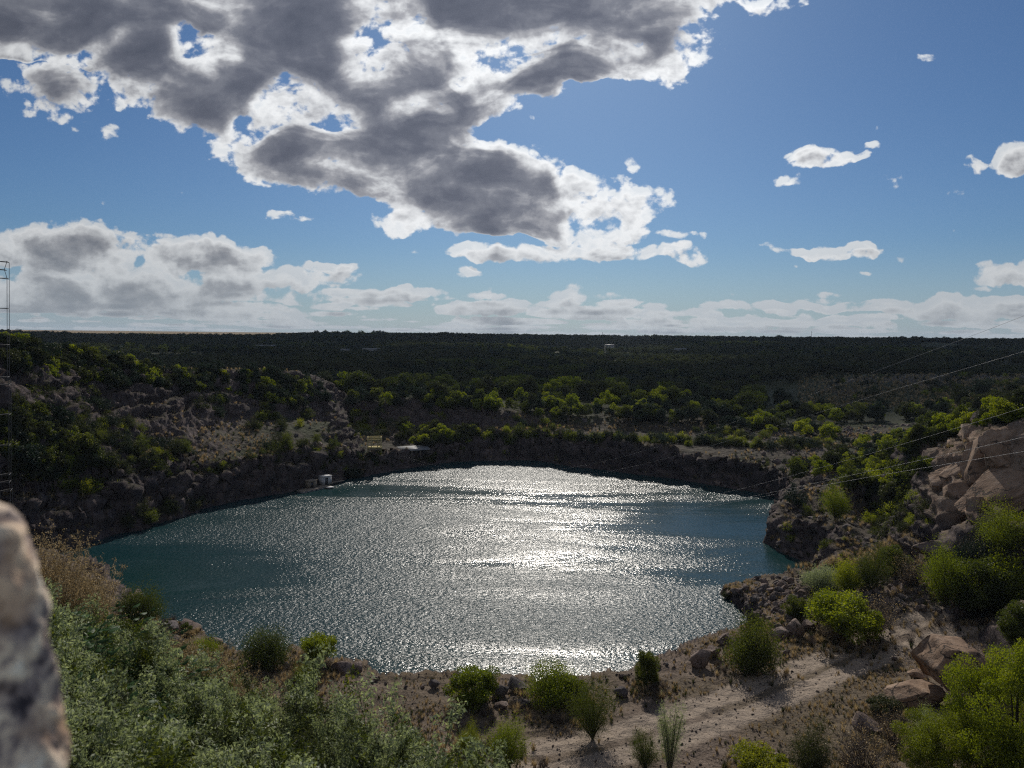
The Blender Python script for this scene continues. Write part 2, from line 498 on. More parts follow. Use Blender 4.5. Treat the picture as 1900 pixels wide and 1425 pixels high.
# valley, knolls, far hills
for x in (-300, 0, 150, 300, 450, 600, 750, 900, 1050, 1200, 1350):
    crz(x, 265, 9.5 if x > 600 else 10.5)
    crz(x, 330, 5.5); crz(x, 430, 7.0)
for x, y, r in [(1480, 745, 300), (1560, 712, 330), (1620, 702, 345), (1700, 698, 350), (1800, 702, 345), (1900, 704, 340), (2100, 700, 330), (1520, 770, 260), (1700, 770, 250), (1850, 765, 235), (1450, 720, 360), (1640, 740, 300), (1750, 735, 290), (1880, 728, 290)]:
    crr(r, (x, y))
for x in (1500, 1650, 1800, 1950, 2200):
    crz(x, 400, 15); crz(x, 520, 6)
for x, y in [(-300, 662), (0, 664), (200, 668), (400, 672), (600, 680), (800, 684), (1000, 680), (1200, 678), (1400, 680)]:
    crr(560, (x, y))
for x in ALLX:
    hz = 621 + (x - 950) * 0.0105
    crr(760, (x, hz + 38)); crr(950, (x, hz + 31)); crr(1200, (x, hz + 17)); lf = x < 590; crr(1500, (x, hz + (15 if lf else 6.5))); crr(2200, (x, hz + (6 if lf else 3.0))); crr(4000, (x, hz + 1.2)); crr(9000, (x, hz + 0.6))
for x, y in [(700, 660), (900, 655), (560, 662), (1150, 655)]: crr(860, (x, y))

CP = np.array(CP)
cp_az = np.arctan2(CP[:, 0], CP[:, 1]); cp_l = np.log(np.hypot(CP[:, 0], CP[:, 1]))
KL = 0.75
EPS2 = 0.012 ** 2


def _k(d2):
    return np.sqrt(d2 + EPS2)


A = np.stack([cp_az, cp_l * KL], 1)
M = _k(((A[:, None] - A[None]) ** 2).sum(2))
n = len(A)
M[np.arange(n), np.arange(n)] += -0.0008
W = np.linalg.solve(np.block([[M, np.ones((n, 1))], [np.ones((1, n)), np.zeros((1, 1))]]), np.append(CP[:, 2], 0))

NA = 1020
az = np.concatenate([np.linspace(-1.15, -0.66, 70, endpoint=False), np.linspace(-0.66, 0.66, NA, endpoint=False), np.linspace(0.66, 1.15, 70)])
rr = np.concatenate([np.geomspace(0.5, 30, 110, endpoint=False), np.geomspace(30, 95, 230, endpoint=False), np.geomspace(95, 230, 330, endpoint=False), np.geomspace(230, 1600, 170, endpoint=False), np.geomspace(1600, 9000, 26)])
AZ, RR = np.meshgrid(az, rr)
Z0 = np.full(AZ.shape, W[-1])
LR = np.log(RR) * KL
for i in range(n):
    Z0 += W[i] * _k((AZ - A[i, 0]) ** 2 + (LR - A[i, 1]) ** 2)
far = sstep(RR, 6000, 9000)
Z0 = Z0 * (1 - far) + 29 * far
X = np.sin(AZ) * RR
Y = np.cos(AZ) * RR
SD = lake_sd(X, Y)
SDn = SD + 0.9 * fbm(X * 0.35, Y * 0.35, X * 0, 3)
near_side = sstep(RR, 100, 80)
# carve the lake and give its banks a steep foot
lim = np.where(SDn > 0, 0.12 + 1.25 * SDn, 0.12 + 0.9 * SDn)
land = sstep(SDn, -0.5, 1.0)
Zc = np.where(SDn < 6, np.minimum(np.maximum(Z0, 1.0), lim + near_side * 1.3 * np.clip(SDn, 0, 9)), Z0)
Zc = np.where(SDn < 0, np.maximum(lim, -4), Zc)
Zc = np.where((SDn > 0) & (SDn < 25) & (RR < 260), np.maximum(Zc, np.minimum(0.12 + 0.5 * SDn, 1.2)), Zc)
Z = Zc
# steepness of the base shape drives how rocky it is
dZr = np.gradient(Z, axis=0) / np.gradient(RR, axis=0)
dZa = np.gradient(Z, axis=1) / (np.gradient(AZ, axis=1) * RR)
SL = np.hypot(dZr, dZa)
rocky = sstep(SL, 0.28, 0.7) * sstep(RR, 300, 240) * sstep(RR, 14, 30)
rid = fbm(X * 0.07, Y * 0.07, Z * 0.09, 5, 0.48, True)
med = fbm(X * 0.5, Y * 0.5, Z * 0.6, 4, 0.55)
fine = fbm(X * 2.1, Y * 2.1, Z * 2.1, 3, 0.6, True)
amp = rocky * np.clip(RR / 120, 0.3, 1.3)
cr = fbm(X * 0.33, Y * 0.33, Z * 0.5, 4, 0.55, True)
stp = Z * 0.35 + 0.9 * fbm(X * 0.06, Y * 0.06, Z * 0.1, 3)
ledge = 1.1 * (sstep(stp - np.floor(stp), 0.55, 0.95) - 0.5)
dsp = amp * (0.60 * rid + 0.55 * cr + 0.30 * med + 0.16 * fine - 0.8 * ledge)
gent = (1 - rocky) * sstep(RR, 20, 40)
farw = sstep(RR, 250, 500)
dsp += gent * (0.16 * med + 0.05 * fine) * (1 - farw)
dsp += farw * (1 - sstep(RR, 1250, 1500)) * 7.5 * fbm(X * 0.0045, Y * 0.006, X * 0, 3)
dsp += sstep(RR, 1.5, 12) * (1 - sstep(RR, 30, 40)) * 0.35 * med
keep = sstep(SDn, 0.0, 2.5)
dsp *= np.where(RR < 300, keep, 1)
dsp *= 1 - 0.6 * sstep(SL, 1.6, 3.5)
nl = np.sqrt(1 + SL ** 2)
nr = -dZr / nl; na = -dZa / nl; nz = 1 / nl
X2 = X + dsp * (nr * np.sin(AZ) + na * np.cos(AZ))
Y2 = Y + dsp * (nr * np.cos(AZ) - na * np.sin(AZ))
Z2 = Z + dsp * nz
Z2 = np.where((SDn < 0) & (RR < 300), np.minimum(Z2, -0.12), Z2)
ZG = Z + dsp * nz        # used for standing things on


def ground(x, y):
    a = math.atan2(x, y); r = math.hypot(x, y)
    j = np.clip(np.searchsorted(az, a) - 1, 0, len(az) - 2); i = np.clip(np.searchsorted(rr, r) - 1, 0, len(rr) - 2)
    s = (a - az[j]) / (az[j + 1] - az[j]); t = (r - rr[i]) / (rr[i + 1] - rr[i])
    s = min(max(s, 0), 1); t = min(max(t, 0), 1)
    return float((ZG[i, j] * (1 - s) + ZG[i, j + 1] * s) * (1 - t) + (ZG[i + 1, j] * (1 - s) + ZG[i + 1, j + 1] * s) * t)


def hit(px, py, rmin=5.0):
    """where the line of sight through a photo point meets the ground"""
    d = pdir(px, py)
    hd = math.hypot(d.x, d.y); a = math.atan2(d.x, d.y)
    j = int(np.clip(np.searchsorted(az, a), 1, len(az) - 1))
    col = ZG[:, j]
    ray = H + d.z / hd * rr
    ok = np.where((ray <= col) & (rr > rmin))[0]
    if len(ok) == 0:
        return None
    r = rr[ok[0]]
    return (math.sin(a) * r, math.cos(a) * r, float(col[ok[0]]))


def mesh_np(name, V, Fc, mat=None, smooth=False, attrs=None, fattrs=None):
    """V (n,3); Fc (m,3|4) or list of such arrays"""
    if not isinstance(Fc, list):
        Fc = [Fc]
    Fc = [f for f in Fc if len(f)]
    me = bpy.data.meshes.new(name)
    V = np.asarray(V, np.float32)
    me.vertices.add(len(V)); me.vertices.foreach_set('co', V.ravel())
    nl = sum(f.size for f in Fc); nf = sum(len(f) for f in Fc)
    me.loops.add(nl); me.polygons.add(nf)
    me.loops.foreach_set('vertex_index', np.concatenate([f.ravel() for f in Fc]).astype(np.int32))
    tot = np.concatenate([np.full(len(f), f.shape[1]) for f in Fc]).astype(np.int32)
    start = np.concatenate([[0], np.cumsum(tot)[:-1]]).astype(np.int32)
    me.polygons.foreach_set('loop_start', start)
    if smooth:
        me.polygons.foreach_set('use_smooth', np.ones(nf, bool))
    for k, a in (attrs or {}).items():
        at = me.attributes.new(k, 'FLOAT_COLOR' if a.ndim == 2 else 'FLOAT', 'POINT')
        if a.ndim == 2:
            a4 = np.ones((len(a), 4), np.float32); a4[:, :3] = a
            at.data.foreach_set('color', a4.ravel())
        else:
            at.data.foreach_set('value', a.astype(np.float32))
    for k, a in (fattrs or {}).items():
        at = me.attributes.new(k, 'FLOAT', 'FACE')
        at.data.foreach_set('value', a.astype(np.float32))
    me.update(calc_edges=True)
    if mat:
        me.materials.append(mat)
    return me


def link(name, data, parent=None, loc=None, rot=0.0, scale=None):
    o = bpy.data.objects.new(name, data)
    sc.collection.objects.link(o)
    if parent is not None:
        o.parent = parent
    if loc is not None:
        o.location = loc
    if rot:
        o.rotation_euler = (0, 0, rot)
    if scale is not None:
        o.scale = scale if isinstance(scale, (tuple, list)) else (scale,) * 3
    return o


def tag(o, label, cat, group=None):
    o['label'] = label; o['category'] = cat
    if group:
        o['group'] = group
    return o


# ------------------------------------------------------------------ materials
def new_mat(name):
    m = bpy.data.materials.new(name)
    m.use_nodes = True
    m.node_tree.nodes.clear()
    g = NG(m.node_tree)
    out = g.n('ShaderNodeOutputMaterial')
    return m, g, out


def principled(g, out, col, rough=0.9, spec=0.2, normal=None, metal=0.0):
    b = g.n('ShaderNodeBsdfPrincipled')
    if isinstance(col, tuple):
        col = (*col[:3], 1)
    g.put(b.inputs['Base Color'], col)
    g.put(b.inputs['Roughness'], rough)
    b.inputs['Specular IOR Level'].default_value = spec
    b.inputs['Metallic'].default_value = metal
    if normal is not None:
        g.put(b.inputs['Normal'], normal)
    g.put(out.inputs[0], b.outputs[0])
    return b


def bump(g, h, strength=0.5, dist=0.1):
    b = g.n('ShaderNodeBump')
    b.inputs['Strength'].default_value = strength
    b.inputs['Distance'].default_value = dist
    g.put(b.inputs['Height'], h)
    return b.outputs[0]


def mat_ground():
    m, g, out = new_mat('ground_and_rock')
    geo = g.n('ShaderNodeNewGeometry')
    P = geo.outputs['Position']
    at = g.n('ShaderNodeAttribute', attribute_name='mask')
    r_, g_, b_ = g.xyz(at.outputs['Vector'])       # green cover, track, pale granite
    nz_ = g.xyz(geo.outputs['Normal'])[2]
    big = g.noise(P, 0.06, 5, 0.6)
    mid = g.noise(P, 0.55, 6, 0.65)
    fin = g.noise(P, 5.0, 5, 0.7)
    vor = g.n('ShaderNodeTexVoronoi', feature='F1'); g.put(vor.inputs['Vector'], P); vor.inputs['Scale'].default_value = 3.2
    vor2 = g.n('ShaderNodeTexVoronoi', feature='F1'); g.put(vor2.inputs['Vector'], P); vor2.inputs['Scale'].default_value = 0.8
    rock = g.ramp(g.m('ADD', g.m('MULTIPLY', mid, 0.6), g.m('MULTIPLY', big, 0.4)), [(0.34, (0.026, 0.021, 0.023)), (0.48, (0.068, 0.053, 0.052)), (0.60, (0.17, 0.13, 0.118)), (0.72, (0.27, 0.21, 0.18))])
    rock = g.mix(g.m('MULTIPLY', fin, 0.55), rock, (0.06, 0.052, 0.055))
    pale = g.ramp(mid, [(0.3, (0.20, 0.13, 0.09)), (0.5, (0.36, 0.26, 0.19)), (0.7, (0.48, 0.38, 0.30))])
    rock = g.mix(b_, rock, pale)
    grit = g.noise(P, 15.0, 4, 0.75)
    grav = g.ramp(g.m('ADD', g.m('MULTIPLY', fin, 0.5), g.m('MULTIPLY', grit, 0.5)), [(0.3, (0.092, 0.068, 0.051)), (0.5, (0.172, 0.132, 0.103)), (0.68, (0.34, 0.27, 0.215))])
    grav = g.mix(g.smooth(vor.outputs['Distance'], 0.02, 0.16), (0.40, 0.32, 0.26), grav)
    soil = g.mix(g.smooth(big, 0.42, 0.6), grav, g.mix(0.6, grav, (0.12, 0.095, 0.055)))
    soil = g.mix(g.smooth(g_, 0.1, 0.8), soil, g.mix(0.62, grav, (0.46, 0.38, 0.30)))
    away = g.v('LENGTH', P)
    soil = g.mix(g.smooth(away, 88.0, 112.0), soil, g.mix(0.6, rock, (0.052, 0.046, 0.026)))
    flat = g.smooth(nz_, 0.72, 0.9)
    base = g.mix(flat, rock, soil)
    veg = g.ramp(fin, [(0.3, (0.020, 0.027, 0.012)), (0.55, (0.042, 0.050, 0.022)), (0.78, (0.10, 0.095, 0.045))])
    vm = g.smooth(g.m('ADD', r_, g.m('MULTIPLY', g.m('SUBTRACT', mid, 0.5), 1.2)), 0.3, 0.7)
    base = g.mix(vm, base, veg)
    h = g.m('ADD', g.m('MULTIPLY', mid, 1.2), g.m('ADD', g.m('MULTIPLY', fin, 0.25), g.m('MULTIPLY', vor2.outputs['Distance'], 0.7)))
    bn = bump(g, h, 0.9, 0.55)
    b2 = g.n('ShaderNodeBump'); b2.inputs['Strength'].default_value = 0.7; b2.inputs['Distance'].default_value = 0.06
    g.put(b2.inputs['Height'], g.m('ADD', vor.outputs['Distance'], fin)); g.put(b2.inputs['Normal'], bn)
    principled(g, out, base, 0.92, 0.18, b2.outputs[0])
    return m


def mat_field():
    m, g, out = new_mat('stubble_field')
    geo = g.n('ShaderNodeNewGeometry')
    nn = g.noise(geo.outputs['Position'], 0.01, 4, 0.6)
    col = g.ramp(nn, [(0.3, (0.17, 0.12, 0.06)), (0.7, (0.30, 0.22, 0.12))])
    principled(g, out, col, 0.95, 0.1)
    return m


def mat_water():
    m, g, out = new_mat('lake_water')
    geo = g.n('ShaderNodeNewGeometry')
    P = geo.outputs['Position']
    Ps = g.v('MULTIPLY', P, (0.85, 1.25, 1.0))
    big = g.noise(g.v('MULTIPLY', P, (0.6, 1.2, 1)), 0.022, 3, 0.55, dims='2D', dist=0.6)
    strk = g.noise(g.v('MULTIPLY', P, (0.35, 1.6, 1)), 0.045, 4, 0.6, dims='2D', dist=0.8)
    wind = g.smooth(g.m('ADD', g.m('MULTIPLY', big, 0.6), g.m('MULTIPLY', strk, 0.4)), 0.38, 0.6)
    w1 = g.noise(Ps, 2.2, 3, 0.5, dist=0.3)
    w2 = g.noise(Ps, 4.5, 2, 0.55, dist=0.4)
    w3 = g.noise(Ps, 0.30, 2, 0.5)
    h = g.m('ADD', g.m('ADD', g.m('MULTIPLY', w1, 0.185), g.m('MULTIPLY', w2, 0.05)), g.m('MULTIPLY', w3, 0.18))
    h = g.m('MULTIPLY', h, g.m('ADD', 0.25, g.m('MULTIPLY', wind, 1.0)))
    b = g.n('ShaderNodeBump'); b.inputs['Strength'].default_value = 1.0; b.inputs['Distance'].default_value = 1.0
    g.put(b.inputs['Height'], h)
    col = g.ramp(big, [(0.35, (0.007, 0.034, 0.036)), (0.65, (0.008, 0.038, 0.047))])
    p = principled(g, out, col, g.m('ADD', 0.14, g.m('MULTIPLY', wind, 0.15)), 0.34, b.outputs[0])
    p.inputs['IOR'].default_value = 1.33
    return m


M_GROUND = mat_ground()
M_FIELD = mat_field()
M_WATER = mat_water()

# ------------------------------------------------------------------ terrain masks and sheets
PXH = None


def to_px(x, y, z):
    """world arrays to photo pixels"""
    Rm = np.array(R3)
    v = np.stack([x, y, np.asarray(z) - H], -1) @ Rm
    k = F / -v[..., 2]
    return 950 + v[..., 0] * k, 712.5 - v[..., 1] * k


PX, PY = to_px(X2, Y2, Z2)
vn = fbm(X * 0.05, Y * 0.05, X * 0, 4, 0.6)
veg = 0.25 + 0.5 * vn
veg += 1.0 * sstep(RR, 210, 235)                       # wooded ground beyond the quarry
veg += 0.35 * sstep(Z, 11, 17) * (AZ < 0) * sstep(RR, 110, 150)
veg += 0.25 * sstep(RR, 100, 130) * (1 - rocky)
veg -= 0.55 * rocky
veg -= 0.5 * sstep(RR, 100, 85) * sstep(RR, 28, 34)
veg += 0.6 * sstep(RR, 14, 9)
nearb = (RR > 35) & (RR < 95)
# the track across the near bench
track_px = [(700, 1440), (900, 1420), (1080, 1395), (1250, 1345), (1400, 1290), (1520, 1240), (1640, 1200), (1760, 1170), (1900, 1143), (2050, 1120)]
tk = np.array([hit_z(a, b, 4.0) for a, b in track_px])
td = np.full(X.shape, 1e9)
for i in range(len(tk) - 1):
    ax, ay = tk[i]; ex, ey = tk[i + 1] - tk[i]
    t = np.clip(((X - ax) * ex + (Y - ay) * ey) / (ex * ex + ey * ey), 0, 1)
    td = np.minimum(td, np.hypot(X - ax - t * ex, Y - ay - t * ey))
track = sstep(td, 3.4, 1.6) * (1 - 0.75 * sstep(td, 0.75, 0.2)) * nearb
pale = sstep(PX, 1690, 1760) * sstep(PY, 985, 940) * sstep(PY, 770, 800) * (RR > 60) * (RR < 135) * sstep(SL, 0.3, 0.6)
strips = (RR > 120) & (RR < 240) & (SL < 0.3) & (Z < 7.5)
veg = np.where(strips, veg - 0.25, veg)
veg = veg - 1.6 * np.exp(-(((X - 178) / 62) ** 2 + ((Y - 300) / 45) ** 2))
veg = np.where(RR > 420, veg - 0.7 * sstep(fbm(X * 0.006, Y * 0.009, X * 0, 4), -0.25, -0.5), veg)
mask = np.stack([np.clip(veg, 0, 1), np.clip(track, 0, 1), np.clip(pale, 0, 1)], -1)

nr_, na_ = X.shape
idx = np.arange(nr_ * na_).reshape(nr_, na_)
quads = np.stack([idx[:-1, :-1], idx[:-1, 1:], idx[1:, 1:], idx[1:, :-1]], -1).reshape(-1, 4)
quads = quads[:, ::-1]


def fc(a):
    return (0.25 * (a[:-1, :-1] + a[:-1, 1:] + a[1:, 1:] + a[1:, :-1])).ravel()


fr, ftd, fpx, fz = fc(RR), fc(td), fc(PX), fc(Z)
zone = np.zeros(len(quads), int)
zone[(fr >= 100)] = 1
zone[(fr >= 232)] = 2
zone[(ftd < 2.7) & (fr > 35) & (fr < 100)] = 3
zone[(fr > 1520) & (fpx < 585)] = 4
# drop what lies deep under the lake
fsd = fc(SDn)
V3 = np.stack([X2, Y2, Z2], -1).reshape(-1, 3)
M3 = mask.reshape(-1, 3)
for zi, nm, mt in [(0, 'ground', M_GROUND), (1, 'quarry_bank', M_GROUND), (2, 'hills', M_GROUND), (3, 'path', M_GROUND), (4, 'field', M_FIELD)]:
    q = quads[(zone == zi) & ~((fsd < -8) & (fr < 260))]
    used, inv = np.unique(q, return_inverse=True)
    o = link(nm, mesh_np(nm, V3[used], inv.reshape(q.shape).astype(np.int32), mt, True, {'mask': M3[used]}))
    o['kind'] = 'structure'

wx0, wx1, wy0, wy1 = LZ[:, 0].min() - 6, LZ[:, 0].max() + 6, LZ[:, 1].min() - 3, LZ[:, 1].max() + 6
o = link('water', mesh_np('water', [(wx0, wy0, 0), (wx1, wy0, 0), (wx1, wy1, 0), (wx0, wy1, 0)], np.array([[0, 1, 2, 3]]), M_WATER))
o['kind'] = 'structure'
# ------------------------------------------------------------------ unseen clouds added above the frame to shade hills and left bank
def mat_shade_cloud():
    m, g, out = new_mat('shade_cloud')
    d = g.n('ShaderNodeBsdfDiffuse'); d.inputs[0].default_value = (0.9, 0.9, 0.9, 1)
    t = g.n('ShaderNodeBsdfTranslucent'); t.inputs[0].default_value = (0.75, 0.76, 0.8, 1)
    mx = g.n('ShaderNodeMixShader'); mx.inputs[0].default_value = 0.55
    g.put(mx.inputs[1], d.outputs[0]); g.put(mx.inputs[2], t.outputs[0]); g.put(out.inputs[0], mx.outputs[0])
    return m


M_SHADE_CLOUD = mat_shade_cloud()
CLOUD_H = 2350.0
cof = (CLOUD_H / math.tan(SUN_EL)) 
COX, COY = cof * math.sin(SUN_AZ), cof * math.cos(SUN_AZ)


def unit_ball(nu=160, nv=80):
    a = np.linspace(0, 2 * np.pi, nu, endpoint=False); b = np.linspace(0.001, np.pi - 0.001, nv)
    B_, A_ = np.meshgrid(b, a, indexing='ij')
    V = np.stack([np.sin(B_) * np.cos(A_), np.sin(B_) * np.sin(A_), np.cos(B_)], -1).reshape(-1, 3)
    i = np.arange(nv - 1)[:, None] * nu; j = np.arange(nu)[None]; k = (j + 1) % nu
    return V, np.stack([i + j, i + nu + j, i + nu + k, i + k], -1).reshape(-1, 4)


for k, (tx, ty, rx, ry) in enumerate([(-620, 900, 420, 420), (-150, 740, 230, 170), (-60, 1250, 520, 230), (400, 820, 230, 230), (760, 1250, 420, 260), (820, 820, 260, 200), (-175, 430, 250, 125), (150, 455, 210, 110), (40, 610, 330, 110), (-130, 215, 50, 42), (-102, 166, 46, 38), (-62, 207, 36, 22), (-160, 225, 70, 55), (105, 262, 38, 26), (330, 560, 170, 120)]):
    V, Fq = unit_ball()
    sc_ = 60.0 / min(rx, ry)
    n_ = fbm(V[:, 0] * 2.2 + k * 5, V[:, 1] * 2.2, V[:, 2] * 2.2, 5, 0.55)
    V = V * (1 + 0.22 * n_)[:, None]
    V[:, 2] = np.where(V[:, 2] < 0, V[:, 2] * 0.35, V[:, 2])
    V = V * [rx, ry, 0.10 * min(rx, ry) + 8]
    o = link('shade_cloud', mesh_np('shade_cloud', V, Fq, M_SHADE_CLOUD, True), None, (tx + COX, ty + COY, CLOUD_H + k * 12))
    o['kind'] = 'structure'
# ------------------------------------------------------------------ thin haze filling the air below the clouds
mh = bpy.data.materials.new('haze'); mh.use_nodes = True; mh.node_tree.nodes.clear()
gh = NG(mh.node_tree); oh = gh.n('ShaderNodeOutputMaterial')
pv = gh.n('ShaderNodeVolumePrincipled')
pv.inputs['Color'].default_value = (0.72, 0.85, 1.0, 1); pv.inputs['Density'].default_value = HAZE; pv.inputs['Anisotropy'].default_value = 0.2
gh.put(oh.inputs['Volume'], pv.outputs[0])
hv = np.array([[x, y, z] for z in (-8.0, 95.0) for y in (-9300, 9300) for x in (-9300, 9300)], float)
hz_ = link('haze', mesh_np('haze', hv, np.array([[0, 2, 3, 1], [4, 5, 7, 6], [0, 1, 5, 4], [2, 6, 7, 3], [0, 4, 6, 2], [1, 3, 7, 5]]), mh))
hz_['kind'] = 'stuff'
#@@OBJECTS
# ------------------------------------------------------------------ plant, stone and metal materials
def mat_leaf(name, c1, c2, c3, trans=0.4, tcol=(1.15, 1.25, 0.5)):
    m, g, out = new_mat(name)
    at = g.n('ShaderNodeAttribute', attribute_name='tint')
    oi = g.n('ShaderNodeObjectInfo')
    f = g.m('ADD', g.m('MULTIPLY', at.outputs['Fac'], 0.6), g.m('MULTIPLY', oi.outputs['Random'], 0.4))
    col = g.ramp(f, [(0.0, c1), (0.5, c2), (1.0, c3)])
    d = g.n('ShaderNodeBsdfDiffuse'); g.put(d.inputs[0], col)
    t = g.n('ShaderNodeBsdfTranslucent'); g.put(t.inputs[0], g.mix(1.0, col, tcol, 'MULTIPLY'))
    mx = g.n('ShaderNodeMixShader'); mx.inputs[0].default_value = trans
    g.put(mx.inputs[1], d.outputs[0]); g.put(mx.inputs[2], t.outputs[0])
    gl = g.n('ShaderNodeBsdfGlossy'); gl.inputs['Roughness'].default_value = 0.5; gl.inputs[0].default_value = (0.5, 0.5, 0.5, 1)
    m2 = g.n('ShaderNodeMixShader'); m2.inputs[0].default_value = 0.04
    g.put(m2.inputs[1], mx.outputs[0]); g.put(m2.inputs[2], gl.outputs[0])
    g.put(out.inputs[0], m2.outputs[0])
    return m


LEAF = {
    'lime': mat_leaf('leaves_lime', (0.075, 0.11, 0.012), (0.16, 0.21, 0.02), (0.32, 0.35, 0.04), 0.52, (1.5, 1.4, 0.35)),
    'green': mat_leaf('leaves_green', (0.036, 0.056, 0.013), (0.075, 0.10, 0.024), (0.16, 0.18, 0.04), 0.45, (1.3, 1.25, 0.45)),
    'olive': mat_leaf('leaves_olive', (0.024, 0.031, 0.014), (0.048, 0.056, 0.026), (0.09, 0.095, 0.042), 0.35),
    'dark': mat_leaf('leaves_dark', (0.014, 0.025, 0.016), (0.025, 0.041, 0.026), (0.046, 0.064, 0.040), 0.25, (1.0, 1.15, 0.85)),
    'grey': mat_leaf('leaves_grey_green', (0.16, 0.19, 0.11), (0.29, 0.33, 0.20), (0.50, 0.54, 0.36), 0.45, (1.1, 1.15, 0.7)),
    'yellow': mat_leaf('leaves_yellow', (0.10, 0.13, 0.012), (0.19, 0.23, 0.02), (0.33, 0.33, 0.04), 0.5, (1.3, 1.25, 0.4)),
    'straw': mat_leaf('dry_straw', (0.22, 0.165, 0.09), (0.42, 0.33, 0.19), (0.62, 0.52, 0.33), 0.4, (1.1, 1.0, 0.8)),
    'broad': mat_leaf('leaves_broad', (0.020, 0.055, 0.016), (0.035, 0.085, 0.026), (0.08, 0.15, 0.05), 0.35, (1.2, 1.5, 0.5)),
}


def simple_mat(name, a, b, scale=3.0, rough=0.85, spec=0.2, metal=0.0, bstr=0.3, bdist=0.02):
    m, g, out = new_mat(name)
    tc = g.n('ShaderNodeTexCoord')
    nn = g.noise(tc.outputs['Object'], scale, 5, 0.65)
    principled(g, out, g.ramp(nn, [(0.3, a), (0.7, b)]), rough, spec, bump(g, nn, bstr, bdist), metal)
    return m


M_BARK = simple_mat('bark', (0.035, 0.028, 0.022), (0.10, 0.085, 0.068), 6)
M_TWIG = simple_mat('dry_twigs', (0.09, 0.072, 0.06), (0.20, 0.165, 0.14), 3)
M_CABLE = simple_mat('steel_cable', (0.34, 0.34, 0.34), (0.5, 0.5, 0.5), 5, 0.45, 0.5, 0.6)
M_DKSTEEL = simple_mat('dark_steel', (0.03, 0.03, 0.035), (0.07, 0.07, 0.075), 5, 0.6, 0.4, 0.3)
M_YELLOW = simple_mat('yellow_painted_timber', (0.42, 0.35, 0.15), (0.56, 0.48, 0.24), 3)
M_TIMBER = simple_mat('weathered_timber', (0.16, 0.13, 0.10), (0.33, 0.28, 0.22), 2.5)
M_WHITE = simple_mat('white_paint', (0.40, 0.40, 0.40), (0.58, 0.58, 0.57), 1.5, 0.6)
M_ROOF = simple_mat('grey_sheet_roof', (0.14, 0.145, 0.15), (0.24, 0.245, 0.25), 1.2, 0.6)
M_WALL = simple_mat('plaster_wall', (0.42, 0.40, 0.37), (0.60, 0.58, 0.54), 0.8)
M_GLASS = simple_mat('window_glass', (0.02, 0.022, 0.026), (0.035, 0.037, 0.042), 2, 0.12, 0.6)


def mat_stone(name, a, b, c, scale=1.0):
    m, g, out = new_mat(name)
    tc = g.n('ShaderNodeTexCoord')
    oi = g.n('ShaderNodeObjectInfo')
    P = g.v('ADD', g.v('SCALE', tc.outputs['Object'], scale=scale), g.v('SCALE', (31.0, 17.0, 5.0), scale=oi.outputs['Random']))
    n1 = g.noise(P, 1.1, 6, 0.65); n2 = g.noise(P, 9.0, 5, 0.7); n3 = g.noise(P, 34.0, 3, 0.6)
    col = g.ramp(g.m('ADD', g.m('MULTIPLY', n1, 0.65), g.m('MULTIPLY', n2, 0.35)), [(0.34, a), (0.5, b), (0.64, c)])
    n4 = g.noise(g.v('MULTIPLY', P, (1.0, 1.0, 4.0)), 2.6, 6, 0.7, dist=1.2)
    col = g.mix(g.m('MULTIPLY', g.smooth(n4, 0.50, 0.64), 0.6), col, a)
    vr = g.n('ShaderNodeTexVoronoi', feature='DISTANCE_TO_EDGE'); g.put(vr.inputs['Vector'], g.v('ADD', P, g.v('SCALE', (1.0, 1.0, 1.0), scale=n1))); vr.inputs['Scale'].default_value = 1.7
    crk = g.smooth(vr.outputs['Distance'], 0.0, 0.035)
    crk = g.m('MAXIMUM', crk, g.smooth(g.noise(P, 0.9, 3, 0.6), 0.46, 0.54))
    col = g.mix(crk, (0.05, 0.042, 0.038), col)
    col = g.mix(g.m('MULTIPLY', g.smooth(n2, 0.52, 0.70), 0.5), col, (0.05, 0.045, 0.042))
    h = g.m('ADD', g.m('MULTIPLY', n1, 1.0), g.m('ADD', g.m('MULTIPLY', n2, 0.3), g.m('MULTIPLY', n3, 0.1)))
    h = g.m('ADD', h, g.m('MULTIPLY', crk, 0.35))
    principled(g, out, col, 0.88, 0.22, bump(g, h, 1.0, 0.25))
    return m


M_STONE = mat_stone('pinkish_granite', (0.13, 0.095, 0.080), (0.23, 0.175, 0.15), (0.36, 0.29, 0.25))
M_TAN = mat_stone('tan_granite', (0.15, 0.095, 0.062), (0.30, 0.205, 0.14), (0.46, 0.35, 0.265), 0.7)
M_GREYSTONE = mat_stone('grey_stone', (0.07, 0.06, 0.058), (0.14, 0.12, 0.115), (0.25, 0.22, 0.21))


def mat_pillar():
    m, g, out = new_mat('mottled_weathered_stone')
    tc = g.n('ShaderNodeTexCoord')
    P = g.v('MULTIPLY', tc.outputs['Object'], (1.0, 1.0, 0.8))
    n1 = g.noise(P, 60, 4, 0.55, dist=0.8); n2 = g.noise(P, 150, 4, 0.6); n3 = g.noise(P, 26, 2, 0.5)
    col = g.ramp(g.m('ADD', g.m('MULTIPLY', n1, 0.7), g.m('MULTIPLY', n2, 0.3)), [(0.38, (0.045, 0.038, 0.046)), (0.455, (0.30, 0.24, 0.22)), (0.54, (0.80, 0.64, 0.47)), (0.66, (0.95, 0.86, 0.70))])
    col = g.mix(g.m('MULTIPLY', g.smooth(n3, 0.52, 0.68), 0.6), col, (0.62, 0.40, 0.24))
    principled(g, out, col, 0.85, 0.2, bump(g, g.m('ADD', n1, g.m('MULTIPLY', n2, 0.4)), 0.8, 0.01))
    return m


